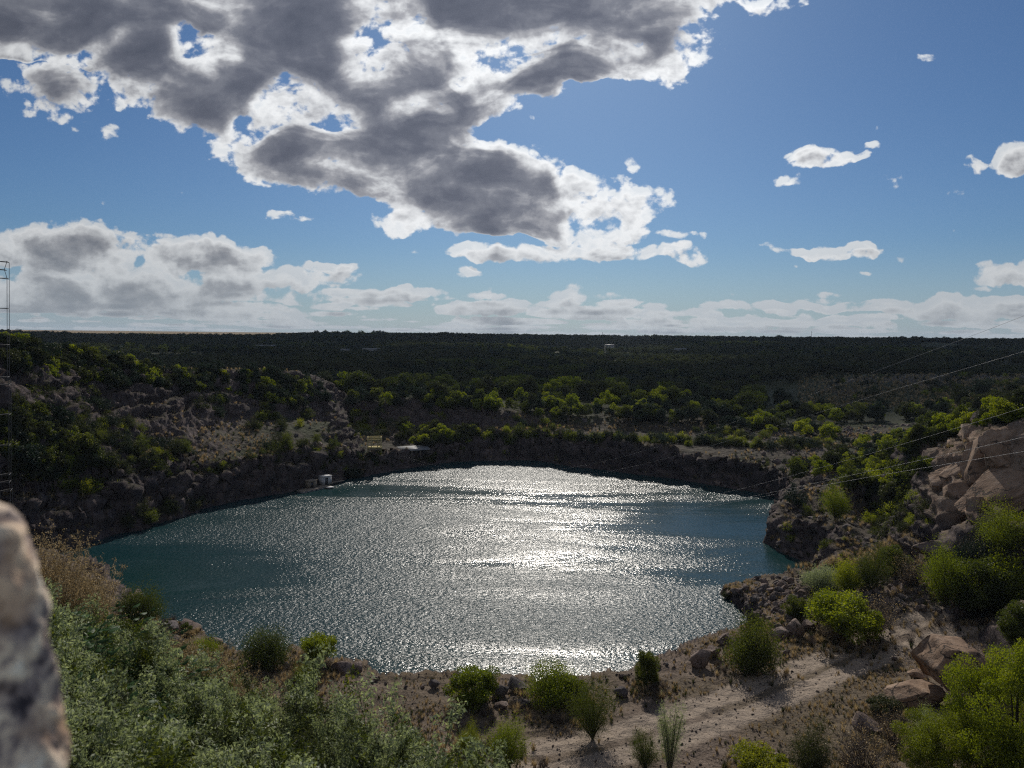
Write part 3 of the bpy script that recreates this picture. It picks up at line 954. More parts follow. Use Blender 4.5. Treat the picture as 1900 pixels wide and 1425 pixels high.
# ------------------------------------------------------------------ shape builders (numpy)
def tube(path, rad, sides=5):
    path = np.asarray(path, float); n = len(path)
    rad = np.broadcast_to(rad, (n,))
    T = np.gradient(path, axis=0); T /= np.linalg.norm(T, axis=1)[:, None] + 1e-9
    up = np.where(np.abs(T[:, 2:3]) > 0.9, [[1.0, 0, 0]], [[0, 0, 1.0]])
    A_ = np.cross(T, up); A_ /= np.linalg.norm(A_, axis=1)[:, None] + 1e-9
    B_ = np.cross(T, A_)
    an = np.arange(sides) * 2 * np.pi / sides
    V = path[:, None] + rad[:, None, None] * (np.cos(an)[None, :, None] * A_[:, None] + np.sin(an)[None, :, None] * B_[:, None])
    i = np.arange(n - 1)[:, None] * sides; j = np.arange(sides)[None]; k = (j + 1) % sides
    Fq = np.stack([i + j, i + k, i + sides + k, i + sides + j], -1).reshape(-1, 4)
    return V.reshape(-1, 3), Fq


def merge(parts):
    V, Fq, off = [], [], 0
    for v, f in parts:
        V.append(v); Fq.append(f + off); off += len(v)
    return np.concatenate(V), np.concatenate(Fq)


def box(cx, cy, cz_, sx, sy, sz, rot=0.0):
    v = np.array([[x, y, z] for z in (-.5, .5) for y in (-.5, .5) for x in (-.5, .5)]) * [sx, sy, sz]
    if rot:
        c, s = math.cos(rot), math.sin(rot)
        v = v @ np.array([[c, s, 0], [-s, c, 0], [0, 0, 1]])
    f = np.array([[0, 2, 3, 1], [4, 5, 7, 6], [0, 1, 5, 4], [2, 6, 7, 3], [0, 4, 6, 2], [1, 3, 7, 5]])
    return v + [cx, cy, cz_], f


def bar(a, b, w):
    return tube(np.array([a, b], float), w / 2 * 1.3, 4)


def leaves(P, size, rs, up=0.3, aspect=2.2, vary=0.4):
    """kite shaped leaves at points P"""
    n = len(P)
    d = rs.normal(size=(n, 3)); d[:, 2] += up; d /= np.linalg.norm(d, axis=1)[:, None]
    s = rs.normal(size=(n, 3)); s -= (s * d).sum(1)[:, None] * d; s /= np.linalg.norm(s, axis=1)[:, None] + 1e-9
    nn = np.cross(d, s)
    L_ = (size * (1 - vary / 2 + vary * rs.rand(n)))[:, None]
    V = np.stack([P - d * L_ * 0.5, P + s * L_ / aspect * 0.5 + nn * L_ * 0.06, P + d * L_ * 0.5, P - s * L_ / aspect * 0.5 + nn * L_ * 0.06], 1)
    return V.reshape(-1, 3), np.arange(n * 4).reshape(n, 4)


def spray(seed, nbr=60, spread=1.25, nleaf=6000, leaf=0.03, width=0.6, puff=0.05, base=0.0, t0=0.35, top=1.0, lumps=7):
    """shrub of unit height: branches rise and splay from the base; returns foliage and stems"""
    rs = np.random.RandomState(seed)
    az_ = rs.rand(nbr) * 2 * np.pi
    th = spread * np.sqrt(rs.rand(nbr))
    lump_a = rs.rand(lumps) * 2 * np.pi; lump_t = rs.rand(lumps) * spread; lump_h = rs.uniform(0.72, 1.12, lumps)
    dd = np.cos(az_[:, None] - lump_a) * np.sin(th[:, None]) * np.sin(lump_t) + np.cos(th[:, None]) * np.cos(lump_t)
    near_l = np.argmax(dd, 1)
    env = lump_h[near_l] * rs.uniform(0.82, 1.05, nbr)
    tip = np.stack([np.sin(th) * np.cos(az_) * width, np.sin(th) * np.sin(az_) * width, base + (1 - base) * np.maximum(np.cos(th), 0.16) * top], 1) * env[:, None]
    bend = np.stack([tip[:, 0] * 0.45, tip[:, 1] * 0.45, tip[:, 2] * 0.55 + 0.05], 1) + rs.normal(size=(nbr, 3)) * 0.03

    def at(b, t):
        t = t[:, None]
        return 2 * t * (1 - t) * bend[b] + t * t * tip[b]
    b = rs.randint(0, nbr, nleaf)
    t = t0 + (1 - t0) * rs.rand(nleaf) ** 0.7
    P = at(b, t) + rs.normal(size=(nleaf, 3)) * (puff * (0.5 + 0.9 * rs.rand(nleaf)))[:, None]
    P[:, 2] = np.maximum(P[:, 2], 0.01 + 0.04 * rs.rand(nleaf))
    V, Fq = leaves(P, leaf, rs)
    btint = rs.rand(nbr)
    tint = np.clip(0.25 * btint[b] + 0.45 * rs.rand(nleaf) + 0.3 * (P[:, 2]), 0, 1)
    stems = []
    for k in range(min(nbr, 16)):
        tt = np.linspace(0, 0.92, 6)
        stems.append(tube(at(np.full(6, k), tt), np.linspace(0.014, 0.003, 6), 4))
    return (V, Fq, tint), merge(stems)


def clumped(seed, ncl=16, per=80, leaf=0.075, width=0.55, lo=0.12, rad=0.17):
    """far tree of unit height: uneven crown of leaf clumps, and a trunk with limbs"""
    rs = np.random.RandomState(seed)
    c = rs.normal(size=(ncl, 3)); c /= np.linalg.norm(c, axis=1)[:, None]
    c *= rs.uniform(0.45, 1.0, ncl)[:, None]
    c = c * [width * 0.72, width * 0.72, (1 - lo) * 0.40] + [0, 0, lo + (1 - lo) * 0.52]
    c[:, 2] = np.clip(c[:, 2], lo + 0.05, 0.92)
    rr_ = rad * rs.uniform(0.65, 1.25, ncl)
    b = rs.randint(0, ncl, ncl * per)
    o = rs.normal(size=(ncl * per, 3)); o /= np.linalg.norm(o, axis=1)[:, None]
    o *= (rs.uniform(0.55, 1.05, ncl * per) * rr_[b])[:, None]; o[:, 2] *= 0.8
    P = c[b] + o
    V, Fq = leaves(P, leaf, rs, 0.2, 1.5)
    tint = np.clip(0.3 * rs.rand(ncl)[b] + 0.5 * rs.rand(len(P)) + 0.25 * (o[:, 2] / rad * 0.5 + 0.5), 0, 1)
    st = [tube([(0, 0, -0.03), (0.01, 0, lo + 0.1), (0.0, 0.02, 0.6)], [0.03, 0.022, 0.008], 5)]
    for k in range(5):
        st.append(tube([(0, 0, lo + 0.02 + 0.05 * k), c[k] * 0.55 + [0, 0, 0.12], c[k]], [0.012, 0.008, 0.003], 4))
    return (V, Fq, tint), merge(st)


def twiggy(seed, nbr=110, width=0.7, thick=0.006):
    rs = np.random.RandomState(seed)
    parts = []
    for k in range(nbr):
        a = rs.rand() * 6.28; th = 1.2 * math.sqrt(rs.rand())
        L_ = rs.uniform(0.6, 1.0)
        tip = np.array([math.sin(th) * math.cos(a) * width, math.sin(th) * math.sin(a) * width, math.cos(th) * 0.9 + 0.1]) * L_
        tt = np.linspace(0, 1, 6)[:, None]
        path = tt * tip + tt * (1 - tt) * np.array([0, 0, 0.25]) + np.cumsum(rs.normal(size=(6, 3)) * 0.012, 0)
        parts.append(tube(path, np.linspace(thick, thick * 0.3, 6), 3))
        for q in range(4):
            s = path[rs.randint(2, 5)]
            e = s + rs.normal(size=3) * 0.09 + [0, 0, 0.08]
            parts.append(tube([s, (s + e) / 2 + rs.normal(size=3) * 0.01, e], [thick * 0.5, thick * 0.4, thick * 0.2], 3))
    return merge(parts)


def ico(sub):
    import bmesh
    bm = bmesh.new(); bmesh.ops.create_icosphere(bm, subdivisions=sub, radius=1.0)
    V = np.array([v.co[:] for v in bm.verts]); Fq = np.array([[v.index for v in f.verts] for f in bm.faces]); bm.free()
    return V, Fq


ICO = {k: ico(k) for k in (2, 3, 5)}


def rock(seed, sub=3, cuts=14, rough=0.03, depth=(0.45, 0.85)):
    rs = np.random.RandomState(seed)
    V, Fq = ICO[sub]
    V = V.copy() * 1.15
    for k in range(cuts):
        n_ = rs.normal(size=3); n_ /= np.linalg.norm(n_)
        d = rs.uniform(*depth)
        over = np.maximum(V @ n_ - d, 0)
        V -= over[:, None] * n_
    V += (rough * fbm(V[:, 0] * 2.5 + seed, V[:, 1] * 2.5, V[:, 2] * 2.5, 4, 0.6))[:, None] * V
    return V, Fq


# ------------------------------------------------------------------ prototypes and placing
_mesh_cache = {}


def plant_mesh(kind, i, col):
    key = (kind, i, col)
    if key in _mesh_cache:
        return _mesh_cache[key]
    if kind == 'near':
        (V, Fq, T), st = (clumped(100 + i, 44, 330, 0.036, 0.70, -0.06, 0.17) if i % 2 else spray(100 + i, 130, 1.3, 14000, 0.036, 0.62, 0.085, t0=0.25))
    elif kind == 'open':
        (V, Fq, T), st = spray(200 + i, 80, 1.05, 17000, 0.021, 0.62, 0.070, t0=0.25, lumps=9)
    elif kind == 'big':
        (V, Fq, T), st = clumped(250 + i, 90, 850, 0.0135, 0.72, -0.05, 0.115)
    elif kind == 'slim':
        (V, Fq, T), st = spray(300 + i, 34, 0.55, 7500, 0.020, 0.62, 0.050, t0=0.2)
    elif kind == 'shrub':
        (V, Fq, T), st = spray(400 + i, 34, 1.3, 1900, 0.070, 0.68, 0.065, t0=0.25)
    elif kind == 'tree':
        (V, Fq, T), st = clumped(500 + i, 26, 110, 0.055, 0.60, 0.10, 0.15)
    elif kind == 'wood':
        (V, Fq, T), st = clumped(600 + i, 20, 44, 0.095, 0.66, 0.06, 0.17)
    elif kind == 'weed':
        (V, Fq, T), st = spray(700 + i, 26, 0.55, 1150, 0.034, 0.55, 0.022, t0=0.08, lumps=5)
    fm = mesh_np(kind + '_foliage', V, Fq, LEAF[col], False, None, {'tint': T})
    sm = mesh_np(kind + '_stem', st[0], st[1], M_BARK)
    _mesh_cache[key] = (fm, sm)
    return fm, sm


def plant(name, kind, i, col, loc, h, wf, rot, label, cat, group=None, parts=('foliage', 'stem')):
    fm, sm = plant_mesh(kind, i, col)
    e = link(name, None, None, loc, rot, (h * wf, h * wf, h))
    link(parts[0], fm, e); link(parts[1], sm, e)
    tag(e, label, cat, group)
    return e


def scatter(name, label_kind, P, S, Rz, I, protos, tilt=None):
    """one uncountable mass: points carrying instances of the given objects' meshes"""
    me = bpy.data.meshes.new(name)
    P = np.asarray(P, np.float32)
    me.vertices.add(len(P)); me.vertices.foreach_set('co', P.ravel())
    for k, a, ty in (('s', S, 'FLOAT'), ('rz', Rz, 'FLOAT'), ('ii', I, 'INT')):
        at = me.attributes.new(k, ty, 'POINT')
        at.data.foreach_set('value', np.asarray(a, np.int32 if ty == 'INT' else np.float32))
    o = link(name, me)
    o['kind'] = 'stuff'
    t = bpy.data.node_groups.new(name + '_scatter', 'GeometryNodeTree')
    t.interface.new_socket('Geometry', in_out='INPUT', socket_type='NodeSocketGeometry')
    t.interface.new_socket('Geometry', in_out='OUTPUT', socket_type='NodeSocketGeometry')
    N = t.nodes
    gi = N.new('NodeGroupInput'); go = N.new('NodeGroupOutput')
    iop = N.new('GeometryNodeInstanceOnPoints'); join = N.new('GeometryNodeJoinGeometry')
    for p in protos:
        oi = N.new('GeometryNodeObjectInfo'); oi.transform_space = 'ORIGINAL'; oi.inputs['Object'].default_value = p; oi.inputs['As Instance'].default_value = True
        t.links.new(oi.outputs['Geometry'], join.inputs[0])
    t.links.new(join.outputs[0], iop.inputs['Instance'])
    iop.inputs['Pick Instance'].default_value = True

    def na_(nm, ty):
        a = N.new('GeometryNodeInputNamedAttribute'); a.data_type = ty; a.inputs[0].default_value = nm
        return a.outputs['Attribute']
    t.links.new(na_('ii', 'INT'), iop.inputs['Instance Index'])
    cx = N.new('ShaderNodeCombineXYZ'); t.links.new(na_('rz', 'FLOAT'), cx.inputs[2])
    t.links.new(cx.outputs[0], iop.inputs['Rotation'])
    cs = N.new('ShaderNodeCombineXYZ')
    sa = na_('s', 'FLOAT')
    for k in range(3):
        t.links.new(sa, cs.inputs[k])
    t.links.new(cs.outputs[0], iop.inputs['Scale'])
    t.links.new(gi.outputs[0], iop.inputs['Points'])
    t.links.new(iop.outputs[0], go.inputs[0])
    md = o.modifiers.new('scatter', 'NODES'); md.node_group = t
    return o


RS = np.random.RandomState(11)
rnd = random.Random(5)


def place(px, py, sink=0.0):
    p = hit(px, py)
    return (p[0], p[1], p[2] - sink), math.hypot(p[0], p[1])


def px2m(px, dist, z=None):
    return px * math.hypot(dist, (H - (z or 5))) / F


# ---- hand-placed shrubs and small trees: px, py of the base, height px, width/height, kind, colour, label
HAND = [
    (495, 1238, 58, 1.35, 'near', 'green', 'rounded bright green shrub at the edge of the near bench, left of the yellow one'),
    (592, 1240, 58, 0.95, 'near', 'lime', 'upright lime green shrub at the lake edge beside two pale boulders'),
    (570, 1268, 32, 1.7, 'open', 'yellow', 'low yellow shrub sprawling below the upright lime shrub'),
    (880, 1312, 62, 1.5, 'near', 'lime', 'wide lime shrub at the lake edge, left of the dark shore boulders'),
    (1022, 1308, 68, 1.3, 'near', 'lime', 'dense lime shrub at the lake edge, right of the dark shore boulders'),
    (1060, 1305, 45, 1.1, 'near', 'green', 'smaller green shrub leaning against the right side of the dense lime shrub'),
    (1100, 1372, 92, 0.95, 'open', 'green', 'open branched young tree standing alone on the near gravel bench'),
    (1200, 1278, 62, 0.75, 'near', 'green', 'narrow dark green shrub at the brink before the right rubble'),
    (1392, 1245, 88, 1.0, 'near', 'green', 'ball shaped shrub with a shaded base beside the track and the rubble spit'),
    (1565, 1192, 78, 1.35, 'near', 'lime', 'broad lime green shrub below the rubble spit, left of the track bend'),
    (1530, 1150, 52, 0.9, 'near', 'lime', 'taller lime shrub top behind the broad shrub on the rubble spit'),
    (1476, 1150, 38, 1.2, 'near', 'green', 'small green shrub on the rubble spit above the shore stones'),
    (1520, 1098, 42, 1.3, 'near', 'grey', 'grey green shrub on the crest of the rubble spit'),
    (1615, 1098, 76, 0.9, 'open', 'green', 'green tree in the hollow between rubble ridge and cove'),
    (1575, 1102, 58, 0.8, 'near', 'lime', 'bright shrub at the left foot of the tree beside the cove'),
    (1655, 1068, 44, 1.3, 'near', 'green', 'green shrub behind the crest of the pink rubble ridge'),
    (1752, 1128, 98, 0.9, 'open', 'lime', 'lime bush at the left end of the thicket above the track'),
    (1812, 1140, 84, 1.1, 'near', 'green', 'bushy green shrub in the middle of the thicket above the track'),
    (1868, 1140, 92, 1.0, 'near', 'lime', 'yellow green shrub at the right end of the thicket above the track'),
    (1798, 1085, 66, 1.2, 'open', 'dark', 'dark green bush at the back of the thicket above the track'),
    (1868, 1042, 76, 1.5, 'open', 'lime', 'spreading light green bush under the dark foot of the granite cliff'),
    (1552, 968, 62, 0.95, 'open', 'lime', 'single yellow green tree on the dark headland'),
    (1476, 942, 36, 1.3, 'shrub', 'dark', 'dark shrub hanging over the water at the tip of the headland'),
    (1895, 1205, 62, 1.1, 'near', 'green', 'green bush on the slope above the track at the right edge'),
    (1880, 1465, 200, 0.86, 'big', 'lime', 'largest lime green bush filling the lower right corner'),
    (1765, 1475, 112, 1.3, 'big', 'yellow', 'yellow lime bush spreading in front of the largest bush'),
    (1945, 1330, 100, 0.85, 'big', 'lime', 'tall lime bush behind the largest bush at the right edge'),
    (1728, 1400, 66, 0.85, 'open', 'grey', 'pale leaved small tree growing in front of the big tilted boulder'),
    (1505, 1455, 100, 0.9, 'open', 'olive', 'olive bush with reddish tips at the bottom, left of the bare twiggy bush'),
    (1410, 1460, 62, 1.4, 'near', 'yellow', 'low yellow green bush at the bottom edge beside a half buried stone'),
    (1242, 1445, 128, 0.65, 'slim', 'grey', 'slender grey green sapling at the bottom of the gravel bench'),
    (1196, 1430, 60, 1.0, 'open', 'green', 'small green bush at the left foot of the slender sapling'),
    (942, 1430, 92, 1.0, 'open', 'lime', 'lime green bush at the bottom, just right of the tall weeds'),
    (868, 1400, 52, 0.9, 'open', 'yellow', 'yellow green bush half hidden behind the tall weeds'),
    (382, 1224, 36, 1.4, 'near', 'lime', 'small lime shrub on the left end of the near bench'),
    (345, 1178, 18, 1.1, 'near', 'green', 'tiny green shrub growing between dark rocks at the shore'),
    (262, 1160, 62, 1.1, 'near', 'green', 'green shrub at the water edge behind the dry grass'),
    (1640, 1330, 30, 1.6, 'near', 'olive', 'low olive shrub covering the slab under the big boulder'),
    (1350, 1112, 14, 1.4, 'near', 'olive', 'small olive shrub at the outermost stones of the spit'),
    (1400, 1158, 18, 1.6, 'near', 'olive', 'low olive shrub in the stones on the near side of the spit'),
    (655, 886, 17, 2.6, 'near', 'dark', 'dark rounded reed clump standing in the water by the small beach'),
]
n_sh = 0
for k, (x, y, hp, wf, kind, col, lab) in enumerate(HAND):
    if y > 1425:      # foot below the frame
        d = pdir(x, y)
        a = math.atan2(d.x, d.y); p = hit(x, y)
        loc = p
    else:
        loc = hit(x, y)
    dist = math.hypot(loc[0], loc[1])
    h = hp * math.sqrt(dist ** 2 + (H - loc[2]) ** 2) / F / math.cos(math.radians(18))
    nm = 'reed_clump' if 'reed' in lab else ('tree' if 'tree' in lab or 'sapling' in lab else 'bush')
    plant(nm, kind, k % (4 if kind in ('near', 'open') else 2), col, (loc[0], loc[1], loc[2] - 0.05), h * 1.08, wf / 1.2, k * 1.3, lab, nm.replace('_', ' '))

# ---- bare twiggy bushes
tw = [mesh_np('twigs', *twiggy(i), M_TWIG) for i in range(2)]
for k, (x, y, hp, wf, lab) in enumerate([
        (1600, 1450, 92, 1.3, 'bare grey twiggy bush at the bottom among rubble'),
        (1660, 1392, 70, 1.2, 'leafless twiggy bush below the tilted boulder'),
        (1625, 1180, 74, 1.2, 'brown dried bush on the slope of the rubble ridge'),
        (1545, 1190, 40, 1.6, 'low dried bush at the right foot of the broad lime shrub'),
        (1690, 1090, 60, 1.1, 'grey dried bush behind the left end of the thicket'),
        (1815, 1050, 44, 1.3, 'dark bare bush between the thicket and the granite cliff')]):
    loc = hit(x, y); dist = math.hypot(loc[0], loc[1], H - loc[2])
    h = hp * dist / F
    e = link('dry_bush', None, None, loc, k, (h * wf / 1.2, h * wf / 1.2, h))
    link('branch', tw[k % 2], e)
    f_ = leaves(RS.normal(size=(900, 3)) * [0.3, 0.3, 0.2] + [0, 0, 0.5], 0.028, RS)
    link('dry_leaf', mesh_np('dry_leaf', f_[0], f_[1], LEAF['straw'], False, None, {'tint': RS.rand(900)}), e)
    tag(e, lab, 'bush')

# ---- shrubs and trees over the banks and the hills
def in_poly(x, y, poly):
    ins = False
    for i in range(len(poly)):
        ax, ay = poly[i]; bx, by = poly[(i + 1) % len(poly)]
        if (ay > y) != (by > y) and x < (bx - ax) * (y - ay) / (by - ay) + ax:
            ins = not ins
    return ins


SHR, TRE = [], []     # (x, y, z, height, kind index, colour, zone label)
ZONES = [  # polygon, count, height range, colours, list, zone text, patchiness
    ([(0, 640), (150, 672), (330, 702), (500, 702), (590, 726), (630, 760), (560, 770), (420, 735), (250, 735), (100, 715), (0, 700)], 330, (2.2, 4.6), ['olive', 'green', 'olive', 'dark'], TRE, 'along the brow of the left cliff', 0.0),
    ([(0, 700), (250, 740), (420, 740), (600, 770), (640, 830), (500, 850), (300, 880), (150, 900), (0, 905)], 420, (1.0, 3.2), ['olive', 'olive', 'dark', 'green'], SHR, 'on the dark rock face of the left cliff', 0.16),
    ([(0, 770), (60, 770), (170, 830), (180, 880), (60, 900), (0, 890)], 130, (2.2, 4.4), ['green', 'olive', 'dark'], TRE, 'at the foot of the left cliff near the mast', 0.0),
    ([(105, 905), (150, 900), (240, 915), (235, 928), (130, 928)], 26, (1.6, 2.6), ['yellow', 'lime'], SHR, 'in the bright row on the lower left bench', 0.0),
    ([(300, 885), (420, 870), (560, 846), (640, 830), (640, 842), (560, 862), (440, 884), (300, 896)], 46, (1.0, 2.4), ['olive', 'green', 'dark'], SHR, 'along the grassy ledge under the left cliff', 0.0),
    ([(230, 965), (300, 950), (372, 930), (372, 946), (300, 968), (235, 985)], 22, (1.6, 2.8), ['olive', 'olive', 'green'], SHR, 'at the waterline of the left shore', 0.0),
    ([(0, 930), (220, 940), (330, 930), (330, 950), (180, 985), (0, 1000)], 14, (0.8, 1.6), ['olive', 'dark'], SHR, 'on the lower left rock step', 0.2),
    ([(560, 845), (660, 842), (730, 844), (725, 862), (690, 870), (640, 880), (600, 885), (570, 865)], 80, (1.2, 2.4), ['dark', 'dark', 'olive', 'green'], SHR, 'below the yellow timber frame', 0.0),
    ([(735, 800), (800, 798), (880, 808), (880, 830), (800, 835), (735, 830)], 70, (2.4, 4.4), ['dark', 'green', 'dark'], TRE, 'between the flat roofed shelter and the cliff', 0.0),
    ([(725, 860), (800, 850), (860, 838), (860, 846), (790, 862), (725, 876)], 26, (1.0, 2.2), ['dark', 'olive'], SHR, 'along the low shore beside the shelter', 0.0),
    ([(890, 812), (960, 806), (1060, 812), (1060, 824), (900, 828)], 36, (1.8, 3.8), ['lime', 'green', 'green'], SHR, 'on the pale bench behind the lake', 0.0),
    ([(1060, 815), (1300, 820), (1540, 826), (1540, 838), (1300, 828), (1060, 826)], 120, (1.2, 3.0), ['dark', 'olive', 'dark', 'green'], SHR, 'along the bench on the far side of the lake', 0.0),
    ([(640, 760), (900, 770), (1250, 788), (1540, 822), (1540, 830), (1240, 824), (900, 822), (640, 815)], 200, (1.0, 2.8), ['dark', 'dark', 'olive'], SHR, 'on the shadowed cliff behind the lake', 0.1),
    ([(900, 840), (1300, 840), (1500, 860), (1500, 905), (1300, 895), (1060, 862), (900, 850)], 34, (0.6, 1.5), ['dark', 'olive'], SHR, 'low on the far bank just above the water', 0.2),
    ([(640, 735), (800, 722), (1000, 735), (1200, 750), (1400, 770), (1560, 800), (1560, 820), (1250, 788), (900, 770), (640, 760)], 230, (3.0, 5.6), ['lime', 'green', 'olive', 'green', 'olive'], TRE, 'in the bright grove above the far cliff', 0.0),
    ([(1470, 870), (1600, 845), (1700, 850), (1730, 880), (1700, 940), (1650, 970), (1590, 930), (1540, 890), (1460, 900)], 130, (1.8, 4.2), ['green', 'lime', 'olive', 'green'], TRE, 'in the hollow behind the headland', 0.0),
    ([(1590, 950), (1700, 930), (1760, 940), (1730, 985), (1650, 1005), (1590, 985)], 48, (1.2, 2.8), ['green', 'lime', 'olive'], SHR, 'in the hollow under the granite cliff', 0.0),
    ([(1430, 960), (1520, 950), (1600, 1000), (1560, 1050), (1480, 1025)], 18, (0.7, 1.7), ['dark', 'olive'], SHR, 'on the side of the dark headland', 0.0),
    ([(1560, 825), (1650, 815), (1760, 800), (1900, 765), (1900, 790), (1800, 815), (1740, 835), (1640, 850)], 100, (2.0, 4.0), ['green', 'olive', 'lime'], TRE, 'along the top of the granite cliff', 0.0),
    ([(1740, 860), (1850, 870), (1880, 930), (1800, 945), (1750, 930)], 26, (1.2, 2.4), ['olive', 'green'], SHR, 'on the ledges of the granite cliff', 0.2),
    ([(1560, 690), (1700, 690), (1900, 700), (1900, 745), (1700, 740), (1520, 745)], 70, (1.6, 3.2), ['dark', 'olive', 'dark'], SHR, 'on the grassy knoll with the hut', 0.25),
]
for zi, (poly, cnt, hr, cols, lst, txt, patch) in enumerate(ZONES):
    xs = [p[0] for p in poly]; ys = [p[1] for p in poly]
    got = tries = 0
    while got < cnt and tries < cnt * 30:
        tries += 1
        x = rnd.uniform(min(xs), max(xs)); y = rnd.uniform(min(ys), max(ys))
        if not in_poly(x, y, poly):
            continue
        p = hit(x, y)
        if p is None or p[2] < 0.25:
            continue
        if patch and fbm(p[0] * 0.06, p[1] * 0.06, 4.0 + zi, 3) < patch - 0.1:
            continue
        if zi == 20 and 1660 < x < 1740 and y < 706:
            continue
        r = math.hypot(p[0], p[1])
        if zi not in (4, 14, 18, 20) and r > 235:
            continue
        h = rnd.uniform(*hr) * rnd.uniform(0.8, 1.2)
        lst.append((p[0], p[1], p[2] - 0.12 * h, h, rnd.randrange(6), rnd.choice(cols), txt))
        got += 1

# wooded hills: an even wood over the world behind the quarry
WOOD = []
placed = 0
r_lo, r_hi = 232.0, 1540.0
N_TRY = 85000
rr_ = np.sqrt(RS.rand(N_TRY) * (r_hi ** 2 - r_lo ** 2) + r_lo ** 2)
aa_ = RS.uniform(-0.70, 0.72, N_TRY)
wx = np.sin(aa_) * rr_; wy = np.cos(aa_) * rr_
den = fbm(wx * 0.006, wy * 0.009, wx * 0, 4) * 0.9 + 0.62
knoll = np.exp(-(((wx - 185) / 75) ** 2 + ((wy - 285) / 60) ** 2))
den = den - 2.6 * knoll + 0.5 * (rr_ < 420)
keepw = (den > RS.rand(N_TRY) * 0.9)
hs_ = RS.uniform(1.7, 3.05, N_TRY) ** 2 * (1 + 0.25 * (rr_ > 1200))
for k in np.where(keepw)[0]:
    z = ground(wx[k], wy[k])
    if rr_[k] < 420 and (k % 3) : hs_[k] *= 0.62
    WOOD.append((wx[k], wy[k], z - 0.12 * hs_[k], hs_[k], k % 6, rr_[k], den[k]))
# skyline trees along the rim of the plateau
for k in range(420):
    a = rnd.uniform(-0.27, 0.70); r = rnd.uniform(1480, 1620)
    h = rnd.uniform(4, 12) ** (1.0) * (1.25 if -0.27 < a < -0.15 else (0.95 if a < 0.1 else 0.7 + 0.35 * math.sin(a * 40)))
    x, y = math.sin(a) * r, math.cos(a) * r
    WOOD.append((x, y, ground(x, y) - 0.5, h, k % 6, r, 1))

colw = {}
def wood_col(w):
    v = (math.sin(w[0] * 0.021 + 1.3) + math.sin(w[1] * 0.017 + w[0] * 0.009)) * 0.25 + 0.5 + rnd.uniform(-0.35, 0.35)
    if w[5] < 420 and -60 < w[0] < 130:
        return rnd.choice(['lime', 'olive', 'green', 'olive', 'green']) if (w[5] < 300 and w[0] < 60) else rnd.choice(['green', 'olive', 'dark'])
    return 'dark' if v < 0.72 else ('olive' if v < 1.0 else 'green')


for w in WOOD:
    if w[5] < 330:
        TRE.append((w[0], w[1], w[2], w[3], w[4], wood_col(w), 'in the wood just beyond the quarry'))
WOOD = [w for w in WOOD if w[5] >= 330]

COLTXT = {'lime': 'lime green', 'green': 'mid green', 'olive': 'olive green', 'dark': 'dark green', 'grey': 'grey green', 'yellow': 'yellow green'}


def split_out(lst, n_single, name, kind, cat, parts):
    vis = []
    for t in lst:
        r = math.sqrt(t[0] ** 2 + t[1] ** 2 + (H - t[2]) ** 2)
        q = to_px(np.array(t[0]), np.array(t[1]), np.array(t[2] + t[3]))
        inside = -20 < q[0] < 1920 and -20 < q[1] < 1440
        vis.append((t[3] / r if inside else 0.0))
    order = sorted(range(len(lst)), key=lambda i: -vis[i])
    single = set(order[:n_single])
    protos = {}
    for i in order[:n_single]:
        t = lst[i]
        kk = 'tall' if t[3] > 3.4 else ('low' if t[3] < 1.8 else 'mid sized')
        e = plant(name, kind, t[4], t[5], t[:3], t[3], 1.0 + 0.25 * math.sin(i), i * 0.7, f'{kk} {COLTXT[t[5]]} {cat} {t[6]}', cat, f'{cat}s {t[6]}', parts)
        protos.setdefault((t[4], t[5]), e.children[0] if e.children[0].name.startswith(parts[0]) else e.children[1])
    rest = [lst[i] for i in order[n_single:]]
    return rest, protos


restS, prS = split_out(SHR, 235, 'shrub', 'shrub', 'shrub', ('foliage', 'stem'))
restT, prT = split_out(TRE, 275, 'tree', 'tree', 'tree', ('crown', 'trunk'))


def mass(name, rest, pr):
    keys = sorted(pr.keys())
    bycol = {}
    for k in keys:
        bycol.setdefault(k[1], []).append(keys.index(k))
    if not rest:
        return
    I = [rnd.choice(bycol.get(t[5], list(range(len(keys))))) for t in rest]
    o = scatter(name, None, [t[:3] for t in rest], [t[3] for t in rest], [rnd.uniform(0, 6.28) for _ in rest], I, [pr[k] for k in keys])
    return o


bpy.context.view_layer.update()
o = mass('shrubland', restS, prS)
o = mass('grove', restT, prT)
# far wood: its own lighter crowns, first one of each kind as a real tree at the near rim of the wood
prW = {}
WOOD.sort(key=lambda w: w[5])
used = []
for i in range(6):
    for c in ('dark', 'olive', 'green'):
        w = WOOD[len(used) * 7]
        used.append(len(used) * 7)
        e = plant('tree', 'wood', i, c, w[:3], w[3], 1.0, i, f'{COLTXT[c]} tree at the near rim of the far wood', 'tree', 'trees at the near rim of the far wood', ('crown', 'trunk'))
        prW[(i, c)] = [ch for ch in e.children if ch.name.startswith('crown')][0]
us = set(used)
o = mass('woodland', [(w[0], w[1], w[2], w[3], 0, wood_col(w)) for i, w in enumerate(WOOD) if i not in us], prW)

# ------------------------------------------------------------------ rocks
RK = {}


def rock_mesh(i, m, sub=3):
    key = (i, m.name, sub)
    if key not in RK:
        V, Fq = rock(40 + i, sub, 16)
        RK[key] = mesh_np('rock', V, Fq, m, False)
    return RK[key]


